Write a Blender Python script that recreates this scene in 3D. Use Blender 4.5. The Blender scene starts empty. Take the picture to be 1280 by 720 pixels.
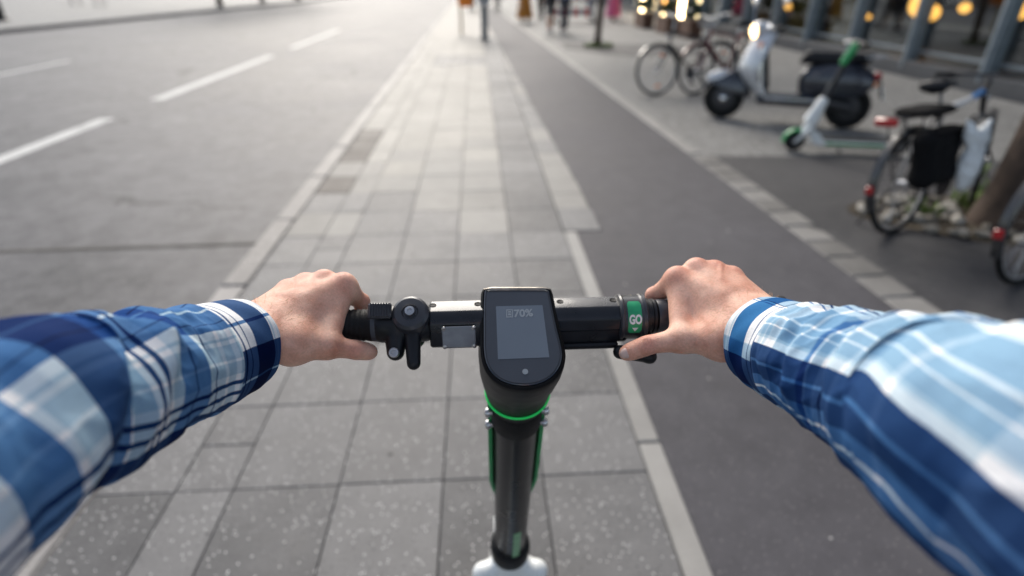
import bpy, bmesh, math, random
import numpy as np
from mathutils import Vector, Matrix, noise as mnoise
random.seed(7); np.random.seed(7)
R = math.radians
S = bpy.context.scene
COL = S.collection

# ------------------------------------------------------------------ camera
FPX = 711.1                       # focal length in pixels of the 1280 px wide photograph (20 mm)
TH = math.atan(390 / FPX)         # downward pitch: horizon lies 390 px above the centre
CH = 1.53                         # camera height
PH = math.atan(47 / (FPX / math.cos(TH)))   # the camera looks a little right of the street
cam_d = bpy.data.cameras.new('camera'); cam = bpy.data.objects.new('camera', cam_d); COL.objects.link(cam)
cam.location = (0, 0, CH); cam.rotation_euler = (R(90) - TH, 0, -PH)
cam_d.sensor_width = 36; cam_d.lens = 20.0; cam_d.clip_start = 0.02; cam_d.clip_end = 2000
cam_d.dof.use_dof = True; cam_d.dof.focus_distance = 0.625; cam_d.dof.aperture_fstop = 2.1
S.camera = cam

# ------------------------------------------------------------------ sky, sun, exposure
SUN_EL, SUN_AZ = 36.5, -10.0      # degrees; azimuth measured from the street direction, minus = left
w = bpy.data.worlds.new('World'); S.world = w; w.use_nodes = True
nt = w.node_tree; nt.nodes.clear()
sky = nt.nodes.new('ShaderNodeTexSky'); sky.sky_type = 'NISHITA'; sky.sun_disc = False
sky.sun_elevation = R(SUN_EL); sky.sun_rotation = R(SUN_AZ); sky.air_density = 1.0; sky.dust_density = 1.5; sky.ozone_density = 1.0
bg = nt.nodes.new('ShaderNodeBackground'); bg.inputs[1].default_value = 0.075
wo = nt.nodes.new('ShaderNodeOutputWorld')
hs_ = nt.nodes.new('ShaderNodeHueSaturation'); hs_.inputs['Saturation'].default_value = 0.62    # thin cloud greys the blue
nt.links.new(sky.outputs[0], hs_.inputs['Color']); nt.links.new(hs_.outputs[0], bg.inputs[0]); nt.links.new(bg.outputs[0], wo.inputs[0])
sd = bpy.data.lights.new('sun', 'SUN'); sun = bpy.data.objects.new('sun', sd); COL.objects.link(sun)
sd.energy = 1.5; sd.angle = R(34); sd.color = (1.0, 0.93, 0.83)
sun.rotation_euler = (R(90 - SUN_EL), 0, R(180) - R(SUN_AZ))
S.view_settings.view_transform = 'Standard'; S.view_settings.look = 'None'
S.view_settings.exposure = 1.32; S.view_settings.gamma = 1.0; S.view_settings.use_curve_mapping = False

# ------------------------------------------------------------------ pixel -> place
_c, _s = math.cos(TH), math.sin(TH)
def ray(x, y):
    u, v = (x - 640) / FPX, (y - 360) / FPX
    F = _c - _s * v; D = _c * v + _s
    return Vector((u * math.cos(PH) + F * math.sin(PH), -u * math.sin(PH) + F * math.cos(PH), -D))
def G(x, y, z=0.0):               # where the pixel's ray meets the level z
    r = ray(x, y); t = (CH - z) / -r.z
    return Vector((t * r.x, t * r.y, z))
def PD(x, y, d):                  # a point at distance d in front of the lens plane
    return Vector((0, 0, CH)) + ray(x, y) * d
def PXX(x, y, X):                 # where the pixel's ray meets the plane x = X
    r = ray(x, y); t = X / r.x
    return Vector((0, 0, CH)) + r * t

# ------------------------------------------------------------------ materials
def nodes(m):
    m.use_nodes = True
    n = m.node_tree.nodes; l = m.node_tree.links
    return n, l, n['Principled BSDF']
def setin(b, name, v):
    if name in b.inputs: b.inputs[name].default_value = v
MATS = {}
def mat(name, col, rough=0.5, metal=0.0, var=0.12, scale=20.0, bump=0.0, bscale=200.0, coat=0.0, emit=None, estr=0.0, spec=0.5, rvar=0.1, sss=0.0):
    if name in MATS: return MATS[name]
    m = bpy.data.materials.new(name); n, l, b = nodes(m)
    tc = n.new('ShaderNodeTexCoord')
    no = n.new('ShaderNodeTexNoise'); no.inputs['Scale'].default_value = scale; no.inputs['Detail'].default_value = 5
    l.new(tc.outputs['Object'], no.inputs['Vector'])
    rp = n.new('ShaderNodeValToRGB')
    a = [max(0, c * (1 - var)) for c in col]; d = [min(1, c * (1 + var)) for c in col]
    rp.color_ramp.elements[0].position = .3; rp.color_ramp.elements[1].position = .7
    rp.color_ramp.elements[0].color = (*a, 1); rp.color_ramp.elements[1].color = (*d, 1)
    l.new(no.outputs['Fac'], rp.inputs[0]); l.new(rp.outputs[0], b.inputs['Base Color'])
    mr = n.new('ShaderNodeMapRange'); mr.inputs[3].default_value = max(0.02, rough - rvar); mr.inputs[4].default_value = min(1, rough + rvar)
    l.new(no.outputs['Fac'], mr.inputs[0]); l.new(mr.outputs[0], b.inputs['Roughness'])
    b.inputs['Metallic'].default_value = metal
    setin(b, 'Coat Weight', coat); setin(b, 'Coat Roughness', .08); setin(b, 'Specular IOR Level', spec)
    if sss: setin(b, 'Subsurface Weight', sss); b.inputs['Subsurface Radius'].default_value = (.012, .004, .002); setin(b, 'Subsurface Scale', 1.0)
    if bump:
        n2 = n.new('ShaderNodeTexNoise'); n2.inputs['Scale'].default_value = bscale; n2.inputs['Detail'].default_value = 4
        l.new(tc.outputs['Object'], n2.inputs['Vector'])
        bp = n.new('ShaderNodeBump'); bp.inputs['Strength'].default_value = bump; bp.inputs['Distance'].default_value = .004
        l.new(n2.outputs['Fac'], bp.inputs['Height']); l.new(bp.outputs[0], b.inputs['Normal'])
    if emit:
        b.inputs['Emission Color'].default_value = (*emit, 1); b.inputs['Emission Strength'].default_value = estr
    MATS[name] = m
    return m

def ground_mat(name, c0, c1, big=0.6, fine=60, speck=None, rough=.6, bump=.4, rand=0.0, crack=0.0, cell=0.0, cellcol=0.55, stain=None, cpos=(.36, .80), spec=.24):
    """asphalt / stone: world-space noise at three scales, mineral specks with painted glints, optional small-stone cells"""
    m = bpy.data.materials.new(name); n, l, b = nodes(m)
    g = n.new('ShaderNodeNewGeometry'); P = g.outputs['Position']
    def noise(s, d=6, r=.6):
        t = n.new('ShaderNodeTexNoise'); t.inputs['Scale'].default_value = s; t.inputs['Detail'].default_value = d; t.inputs['Roughness'].default_value = r
        l.new(P, t.inputs['Vector']); return t.outputs['Fac']
    def mth(op, a, bb):
        t = n.new('ShaderNodeMath'); t.operation = op
        for i, v in enumerate((a, bb)):
            if isinstance(v, (int, float)): t.inputs[i].default_value = v
            else: l.new(v, t.inputs[i])
        return t.outputs[0]
    N1, N2, N3 = noise(big, 7), noise(fine, 3), noise(7.0, 5)
    f = mth('ADD', mth('MULTIPLY', N1, .55), mth('MULTIPLY', N2, .24)); f = mth('ADD', f, mth('MULTIPLY', N3, .38))
    if rand:
        oi = n.new('ShaderNodeObjectInfo'); f = mth('ADD', f, mth('MULTIPLY', mth('SUBTRACT', oi.outputs['Random'], .5), rand))
    rp = n.new('ShaderNodeValToRGB'); rp.color_ramp.elements[0].position = cpos[0]; rp.color_ramp.elements[1].position = cpos[1]
    rp.color_ramp.elements[0].color = (*c0, 1); rp.color_ramp.elements[1].color = (*c1, 1)
    l.new(f, rp.inputs[0]); colr = rp.outputs[0]; hgt = N2
    def mixc(fac, c, other, blend='MIX'):
        x = n.new('ShaderNodeMix'); x.data_type = 'RGBA'; x.blend_type = blend
        if isinstance(fac, (int, float)): x.inputs[0].default_value = fac
        else: l.new(fac, x.inputs[0])
        l.new(c, x.inputs[6])
        if isinstance(other, tuple): x.inputs[7].default_value = (*other, 1)
        else: l.new(other, x.inputs[7])
        return x.outputs[2]
    if cell:
        v = n.new('ShaderNodeTexVoronoi'); v.inputs['Scale'].default_value = cell; v.feature = 'DISTANCE_TO_EDGE'; v.inputs['Randomness'].default_value = .6
        l.new(P, v.inputs['Vector'])
        vc = n.new('ShaderNodeTexVoronoi'); vc.inputs['Scale'].default_value = cell; vc.inputs['Randomness'].default_value = .6; l.new(P, vc.inputs['Vector'])
        bw = n.new('ShaderNodeRGBToBW'); l.new(vc.outputs['Color'], bw.inputs[0])
        mr = n.new('ShaderNodeMapRange'); mr.inputs[3].default_value = .75; mr.inputs[4].default_value = 1.2; l.new(bw.outputs[0], mr.inputs[0])
        cc = n.new('ShaderNodeCombineColor')
        for i in range(3): l.new(mr.outputs[0], cc.inputs[i])
        colr = mixc(1.0, colr, cc.outputs[0], 'MULTIPLY')
        e = n.new('ShaderNodeMapRange'); e.inputs[1].default_value = .03; e.inputs[2].default_value = .10; l.new(v.outputs['Distance'], e.inputs[0])
        j = n.new('ShaderNodeMapRange'); j.inputs[3].default_value = cellcol; j.inputs[4].default_value = 0; l.new(e.outputs[0], j.inputs[0])
        colr = mixc(j.outputs[0], colr, (.05, .048, .045)); hgt = e.outputs[0]
    if speck:
        sc, thr, sc_col = speck
        v = n.new('ShaderNodeTexVoronoi'); v.inputs['Scale'].default_value = sc; l.new(P, v.inputs['Vector'])
        bw = n.new('ShaderNodeSeparateColor'); l.new(v.outputs['Color'], bw.inputs[0])
        s1 = mth('GREATER_THAN', bw.outputs[0], thr); s2 = mth('LESS_THAN', v.outputs['Distance'], .30)
        colr = mixc(mth('MULTIPLY', s1, s2), colr, sc_col)  # pale mineral specks; on granite they also paint in mica glints
        s3 = mth('LESS_THAN', bw.outputs[1], .16)
        colr = mixc(mth('MULTIPLY', mth('MULTIPLY', s3, s2), .6), colr, (.03, .03, .032))
    if crack:
        nd = n.new('ShaderNodeTexNoise'); nd.inputs['Scale'].default_value = 2.5; nd.inputs['Detail'].default_value = 6; l.new(P, nd.inputs['Vector'])
        ad = n.new('ShaderNodeVectorMath'); ad.operation = 'MULTIPLY_ADD'; l.new(nd.outputs['Color'], ad.inputs[0]); ad.inputs[1].default_value = (.5, .5, 0); l.new(P, ad.inputs[2])
        vk = n.new('ShaderNodeTexVoronoi'); vk.feature = 'DISTANCE_TO_EDGE'; vk.inputs['Scale'].default_value = crack; l.new(ad.outputs[0], vk.inputs['Vector'])
        c1_ = mth('LESS_THAN', vk.outputs['Distance'], .010); c2_ = mth('GREATER_THAN', noise(.7, 2), .53)
        colr = mixc(mth('MULTIPLY', mth('MULTIPLY', c1_, c2_), .75), colr, (.02, .02, .021))
    if stain:
        st = noise(stain[0], 8, .65); mr = n.new('ShaderNodeMapRange'); mr.inputs[1].default_value = .56; mr.inputs[2].default_value = .72; mr.inputs[4].default_value = stain[1]
        l.new(st, mr.inputs[0]); colr = mixc(mr.outputs[0], colr, stain[2])
    l.new(colr, b.inputs['Base Color'])
    mr = n.new('ShaderNodeMapRange'); mr.inputs[1].default_value = .3; mr.inputs[2].default_value = .7; mr.inputs[3].default_value = rough - .05; mr.inputs[4].default_value = rough + .05
    l.new(N1, mr.inputs[0]); l.new(mr.outputs[0], b.inputs['Roughness'])
    setin(b, 'Specular IOR Level', spec)
    bp = n.new('ShaderNodeBump'); bp.inputs['Strength'].default_value = bump; bp.inputs['Distance'].default_value = .004
    l.new(hgt, bp.inputs['Height']); l.new(bp.outputs[0], b.inputs['Normal'])
    MATS[name] = m
    return m

M_road = ground_mat('road_asphalt', (.050, .049, .053), (.185, .181, .186), big=.45, fine=120, rough=.60, bump=.35, speck=(110, .93, (.38, .38, .38)), stain=(1.1, .6, (.21, .207, .207)), cpos=(.46, .74), crack=.55)
M_lane = ground_mat('cycle_lane_asphalt', (.056, .054, .061), (.104, .100, .110), big=.9, fine=170, rough=.66, bump=.6, speck=(150, .90, (.26, .25, .25)), stain=(2.6, .4, (.055, .052, .057)), cpos=(.42, .76))
M_dark = ground_mat('pavement_asphalt', (0.0410, 0.0410, 0.0443), (0.0861, 0.0836, 0.0869), big=1.0, fine=120, rough=.62, bump=.4, speck=(110, .96, (.3, .3, .3)), stain=(1.4, .4, (.15, .145, .14)))
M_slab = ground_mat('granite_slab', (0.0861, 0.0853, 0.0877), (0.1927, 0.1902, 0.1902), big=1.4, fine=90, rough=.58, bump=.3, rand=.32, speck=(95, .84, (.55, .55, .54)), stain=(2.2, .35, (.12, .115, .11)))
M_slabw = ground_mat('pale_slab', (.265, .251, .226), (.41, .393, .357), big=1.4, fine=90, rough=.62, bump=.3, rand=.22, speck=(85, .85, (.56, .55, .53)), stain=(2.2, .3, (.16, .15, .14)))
M_cover = ground_mat('brown_cover_stone', (.030, .024, .021), (.062, .050, .044), big=2, fine=80, rough=.6, bump=.4, rand=.2)
M_kerb = ground_mat('kerb_granite', (0.1804, 0.1706, 0.1640), (0.3280, 0.3116, 0.2993), big=1.5, fine=90, rough=.56, bump=.35, rand=.3, speck=(70, .84, (.6, .58, .55)))
M_strip = ground_mat('concrete_edge', (0.2460, 0.2378, 0.2255), (0.3772, 0.3649, 0.3444), big=1.5, fine=100, rough=.66, bump=.3, rand=.25)
M_sett = ground_mat('sett_stone', (0.1230, 0.1189, 0.1132), (0.2542, 0.2460, 0.2337), big=3, fine=90, rough=.6, bump=.5, rand=.45)
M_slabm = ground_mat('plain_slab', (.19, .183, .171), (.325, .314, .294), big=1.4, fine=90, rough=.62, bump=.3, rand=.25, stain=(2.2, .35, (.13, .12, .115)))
M_mosaic = ground_mat('mosaic_paving', (0.1886, 0.1870, 0.1845), (0.3444, 0.3403, 0.3280), big=.7, fine=90, rough=.6, bump=.7, cell=21, stain=(1.2, .3, (.14, .14, .14)))
M_joint = ground_mat('joint_dirt', (.075, .070, .063), (.14, .131, .118), big=2, fine=100, rough=.9, bump=.5)
M_paint = ground_mat('road_paint', (.42, .42, .41), (.70, .70, .68), big=1.5, fine=50, rough=.6, bump=.3, stain=(5, .6, (.22, .22, .22)))
M_rock = ground_mat('loose_stone', (0.1640, 0.1476, 0.1230), (0.3936, 0.3690, 0.3280), big=5, fine=60, rough=.8, bump=.7, rand=.9)
M_soil = ground_mat('soil', (.035, .028, .02), (.09, .075, .055), big=6, fine=70, rough=.95, bump=1.0)

M_black = mat('black_anodised', (.009, .010, .013), .36, 0, .3, 30, .05, 500, spec=.35)
M_blackm = mat('black_painted_alloy', (.016, .018, .023), .30, .35, .25, 40, .06, 700, coat=.25)
M_rubber = mat('black_rubber', (.009, .009, .010), .6, 0, .25, 60, .2, 600, spec=.25)
M_tyre = mat('tyre_rubber', (.012, .012, .012), .8, 0, .3, 60, .3, 400, spec=.2)
M_edgehi = mat('edge_highlight_alloy', (.30, .27, .23), .34, .7, .35, 60, .05, 500)
M_stem = mat('stem_paint', (.010, .011, .013), .30, 0, .3, 25, .06, 400, spec=.3)
M_hous = mat('housing_plastic', (.007, .0075, .009), .46, 0, .3, 40, .08, 700, spec=.16)
M_steel = mat('brushed_steel', (.55, .55, .56), .30, 1.0, .12, 60, .05, 600)
M_chrome = mat('chrome', (.75, .75, .76), .12, 1.0, .05, 30)
M_plate = mat('grey_plate', (.30, .32, .35), .5, .2, .12, 90, .05, 800)
M_green = mat('green_paint', (.012, .30, .085), .36, 0, .15, 30, coat=.3)
M_greenbr = mat('bright_green_ring', (.01, .60, .12), .35, 0, .1, 30, emit=(.02, .9, .16), estr=.06)
M_label = mat('green_label', (.015, .36, .15), .42, 0, .18, 90, coat=.2)
M_palegreen = mat('pale_green_sticker', (.22, .42, .24), .45, 0, .2, 80)
M_white = mat('white_paint', (.78, .80, .79), .36, 0, .06, 20, coat=.3)
M_print = mat('white_print', (.82, .84, .84), .5, 0, .03, 20)
M_bell = mat('bell_plastic', (.035, .037, .045), .34, 0, .25, 60, .05, 500, coat=.15)
M_glass = mat('display_glass', (.034, .040, .052), .22, 0, .2, 8, spec=.8, coat=.2)
M_lcd = mat('display_screen', (.075, .092, .120), .24, 0, .06, 15, emit=(.30, .38, .50), estr=.035)
M_lcdtxt = mat('display_text', (.22, .25, .28), .4, 0, .03, 10, emit=(.6, .65, .7), estr=.01)
M_rim = mat('dark_rim', (.05, .05, .055), .4, .5, .1, 30)
M_alu = mat('aluminium', (.45, .45, .46), .38, .9, .1, 40)
M_navy = mat('dark_blue_lacquer', (.014, .019, .032), .22, .0, .1, 8, coat=.8)
M_silver = mat('silver_lacquer', (.55, .57, .60), .28, .3, .08, 10, coat=.6)
M_leather = mat('black_seat_vinyl', (.008, .009, .013), .42, 0, .25, 40, .15, 300, spec=.3)
M_red = mat('red_lens', (.26, .010, .012), .2, 0, .1, 20, coat=.6, emit=(.8, .02, .03), estr=.02)
M_orange = mat('orange_reflector', (.85, .22, .02), .25, 0, .1, 20, coat=.5)
M_warmlamp = mat('lit_headlight', (.9, .7, .4), .3, 0, .02, 5, emit=(1.0, .62, .26), estr=4.5)
M_binorange = mat('orange_plastic', (.85, .23, .01), .45, 0, .06, 8)
M_pole = mat('grey_steel_pole', (.16, .175, .19), .45, .3, .12, 10, .05)
M_panel = mat('pale_panel', (.55, .56, .57), .5, 0, .06, 10)
M_bark = mat('tree_bark', (.075, .05, .036), .85, 0, .45, 12, 1.0, 60)
M_leaf = mat('leaf', (.055, .10, .028), .6, 0, .35, 3)
M_weed = mat('weed_leaf', (.12, .19, .03), .6, 0, .35, 6)
M_bag = mat('white_plastic_bag', (.74, .77, .78), .38, 0, .08, 12, .4, 40)
M_pannier = mat('black_pannier_fabric', (.007, .007, .008), .85, 0, .3, 40, .3, 300, spec=.15)
M_blueframe = mat('blue_frame_paint', (.05, .20, .48), .3, 0, .1, 20, coat=.6)
M_whiteframe = mat('white_frame_paint', (.66, .67, .68), .3, 0, .06, 20, coat=.6)
M_blackframe = mat('black_frame_paint', (.02, .02, .022), .3, 0, .15, 20, coat=.6)
M_redframe = mat('red_frame_paint', (.13, .012, .016), .3, 0, .15, 20, coat=.6)
M_facade = mat('dark_facade_stone', (.075, .078, .085), .6, 0, .15, 4, .1, 60)
M_column = mat('steel_column', (.24, .28, .315), .38, .5, .12, 5, .03)
M_inside = mat('dark_interior', (.14, .085, .045), .8, 0, .3, 2)
M_insfloor = mat('interior_floor', (.12, .09, .065), .6, 0, .2, 3)
M_lamp = mat('warm_lamp', (.9, .6, .3), .4, 0, .02, 5, emit=(1.0, .46, .09), estr=2.2)
M_lamp2 = mat('pale_warm_lamp', (.9, .8, .6), .4, 0, .02, 5, emit=(1.0, .72, .36), estr=9.0)
M_yellow = mat('yellow_curtain', (.50, .34, .10), .8, 0, .2, 4)
M_brown = mat('brown_wood', (.10, .045, .025), .6, 0, .3, 8, .2, 40)
M_hedge = mat('planter_leaf', (.03, .055, .02), .7, 0, .4, 6)

def glass_pane_mat():
    m = bpy.data.materials.new('window_glass'); m.use_nodes = True
    n = m.node_tree.nodes; l = m.node_tree.links; n.clear()
    o = n.new('ShaderNodeOutputMaterial'); mx = n.new('ShaderNodeMixShader'); t = n.new('ShaderNodeBsdfTransparent'); g = n.new('ShaderNodeBsdfGlossy')
    t.inputs[0].default_value = (.62, .66, .66, 1); g.inputs['Roughness'].default_value = .03; g.inputs[0].default_value = (.8, .85, .9, 1)
    lw = n.new('ShaderNodeLayerWeight'); lw.inputs[0].default_value = .5
    pw = n.new('ShaderNodeMath'); pw.operation = 'POWER'; l.new(lw.outputs['Facing'], pw.inputs[0]); pw.inputs[1].default_value = 4
    fr = n.new('ShaderNodeMath'); fr.operation = 'MULTIPLY_ADD'; l.new(pw.outputs[0], fr.inputs[0]); fr.inputs[1].default_value = .8; fr.inputs[2].default_value = .12
    l.new(fr.outputs[0], mx.inputs[0]); l.new(t.outputs[0], mx.inputs[1]); l.new(g.outputs[0], mx.inputs[2]); l.new(mx.outputs[0], o.inputs[0])
    return m
M_pane = glass_pane_mat()

def skin_mat():
    m = bpy.data.materials.new('skin'); n, l, b = nodes(m)
    tc = n.new('ShaderNodeTexCoord')
    def noise(s, d=5):
        t = n.new('ShaderNodeTexNoise'); t.inputs['Scale'].default_value = s; t.inputs['Detail'].default_value = d; l.new(tc.outputs['Object'], t.inputs['Vector']); return t
    a = noise(38, 8); rp = n.new('ShaderNodeValToRGB'); e = rp.color_ramp.elements
    e[0].position = .28; e[0].color = (.68, .30, .20, 1); e[1].position = .66; e[1].color = (.95, .585, .435, 1)
    l.new(a.outputs['Fac'], rp.inputs[0])
    at = n.new('ShaderNodeAttribute'); at.attribute_name = 'flush'
    mx = n.new('ShaderNodeMix'); mx.data_type = 'RGBA'; l.new(at.outputs['Fac'], mx.inputs[0]); l.new(rp.outputs[0], mx.inputs[6]); mx.inputs[7].default_value = (.70, .27, .20, 1)
    f = noise(420, 2); mr = n.new('ShaderNodeMapRange'); mr.inputs[1].default_value = .3; mr.inputs[2].default_value = .7; mr.inputs[3].default_value = .90; mr.inputs[4].default_value = 1.06
    l.new(f.outputs['Fac'], mr.inputs[0])
    cc = n.new('ShaderNodeCombineColor'); [l.new(mr.outputs[0], cc.inputs[i]) for i in range(3)]
    m2 = n.new('ShaderNodeMix'); m2.data_type = 'RGBA'; m2.blend_type = 'MULTIPLY'; m2.inputs[0].default_value = 1; l.new(mx.outputs[2], m2.inputs[6]); l.new(cc.outputs[0], m2.inputs[7])
    l.new(m2.outputs[2], b.inputs['Base Color'])
    b.inputs['Roughness'].default_value = .42; setin(b, 'Specular IOR Level', .28)
    setin(b, 'Subsurface Weight', .13); b.inputs['Subsurface Radius'].default_value = (.010, .0035, .0015); setin(b, 'Subsurface Scale', 1.0)
    v = n.new('ShaderNodeTexVoronoi'); v.inputs['Scale'].default_value = 620; v.feature = 'DISTANCE_TO_EDGE'; l.new(tc.outputs['Object'], v.inputs['Vector'])
    wv = noise(90, 4)
    ad = n.new('ShaderNodeMath'); ad.operation = 'MULTIPLY_ADD'; l.new(wv.outputs['Fac'], ad.inputs[0]); ad.inputs[1].default_value = 1.2; l.new(v.outputs['Distance'], ad.inputs[2])
    bp = n.new('ShaderNodeBump'); bp.inputs['Strength'].default_value = .5; bp.inputs['Distance'].default_value = .0014
    l.new(ad.outputs[0], bp.inputs['Height']); l.new(bp.outputs[0], b.inputs['Normal'])
    return m
M_skin = skin_mat()
M_nail = mat('fingernail', (.68, .47, .40), .28, 0, .05, 60, coat=.2)
M_hairarm = mat('arm_hair', (.60, .34, .15), .5, 0, .1, 10)

# plaid: warp stripes run round the arm (u, metres from the cuff), weft stripes along it (v, metres round the arm)
def plaid_mat(name, ustops, uper, vstops, vper):
    m = bpy.data.materials.new(name); n, l, b = nodes(m)
    uv = n.new('ShaderNodeUVMap'); uv.uv_map = 'UVMap'
    sp = n.new('ShaderNodeSeparateXYZ'); l.new(uv.outputs[0], sp.inputs[0])
    def ramp(sock, stops, per, pw=.5):
        stops = [(p, tuple(c ** pw for c in q)) for p, q in stops]
        d = n.new('ShaderNodeMath'); d.operation = 'DIVIDE'; l.new(sock, d.inputs[0]); d.inputs[1].default_value = per
        fr = n.new('ShaderNodeMath'); fr.operation = 'FRACT'; l.new(d.outputs[0], fr.inputs[0])
        rp = n.new('ShaderNodeValToRGB'); rp.color_ramp.interpolation = 'CONSTANT'; el = rp.color_ramp.elements
        while len(el) > 1: el.remove(el[-1])
        el[0].position = 0; el[0].color = (*stops[0][1], 1)
        for p, c in stops[1:]:
            e = el.new(p / per); e.color = (*c, 1)
        l.new(fr.outputs[0], rp.inputs[0]); return rp.outputs[0]
    cu = ramp(sp.outputs[0], ustops, uper, .52); cv = ramp(sp.outputs[1], vstops, vper, .58)
    # woven: both sets of threads darken each other; fine over-under threads vary the tone
    def sine(sock, k):
        t = n.new('ShaderNodeMath'); t.operation = 'MULTIPLY'; l.new(sock, t.inputs[0]); t.inputs[1].default_value = k
        s = n.new('ShaderNodeMath'); s.operation = 'SINE'; l.new(t.outputs[0], s.inputs[0]); return s.outputs[0]
    ws = n.new('ShaderNodeMath'); ws.operation = 'MULTIPLY'; l.new(sine(sp.outputs[0], 7200), ws.inputs[0]); l.new(sine(sp.outputs[1], 7200), ws.inputs[1])
    nz = n.new('ShaderNodeTexNoise'); nz.inputs['Scale'].default_value = 260; nz.inputs['Detail'].default_value = 3
    st = n.new('ShaderNodeVectorMath'); st.operation = 'MULTIPLY'; st.inputs[1].default_value = (1.2, 3.0, 1); l.new(uv.outputs[0], st.inputs[0]); l.new(st.outputs[0], nz.inputs['Vector'])
    f = n.new('ShaderNodeMath'); f.operation = 'MULTIPLY_ADD'; l.new(ws.outputs[0], f.inputs[0]); f.inputs[1].default_value = .07; f.inputs[2].default_value = .81
    f2 = n.new('ShaderNodeMath'); f2.operation = 'MULTIPLY_ADD'; l.new(nz.outputs['Fac'], f2.inputs[0]); f2.inputs[1].default_value = .34; l.new(f.outputs[0], f2.inputs[2])
    m0 = n.new('ShaderNodeMix'); m0.data_type = 'RGBA'; m0.blend_type = 'MULTIPLY'; m0.inputs[0].default_value = 1; l.new(cu, m0.inputs[6]); l.new(cv, m0.inputs[7])
    cc = n.new('ShaderNodeCombineColor'); [l.new(f2.outputs[0], cc.inputs[i]) for i in range(3)]
    mx = n.new('ShaderNodeMix'); mx.data_type = 'RGBA'; mx.blend_type = 'MULTIPLY'; mx.inputs[0].default_value = 1; l.new(m0.outputs[2], mx.inputs[6]); l.new(cc.outputs[0], mx.inputs[7])
    l.new(mx.outputs[2], b.inputs['Base Color'])
    b.inputs['Roughness'].default_value = .85; setin(b, 'Specular IOR Level', .05)
    bp = n.new('ShaderNodeBump'); bp.inputs['Strength'].default_value = .25; bp.inputs['Distance'].default_value = .0006
    l.new(nz.outputs['Fac'], bp.inputs['Height']); l.new(bp.outputs[0], b.inputs['Normal'])
    return m

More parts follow.
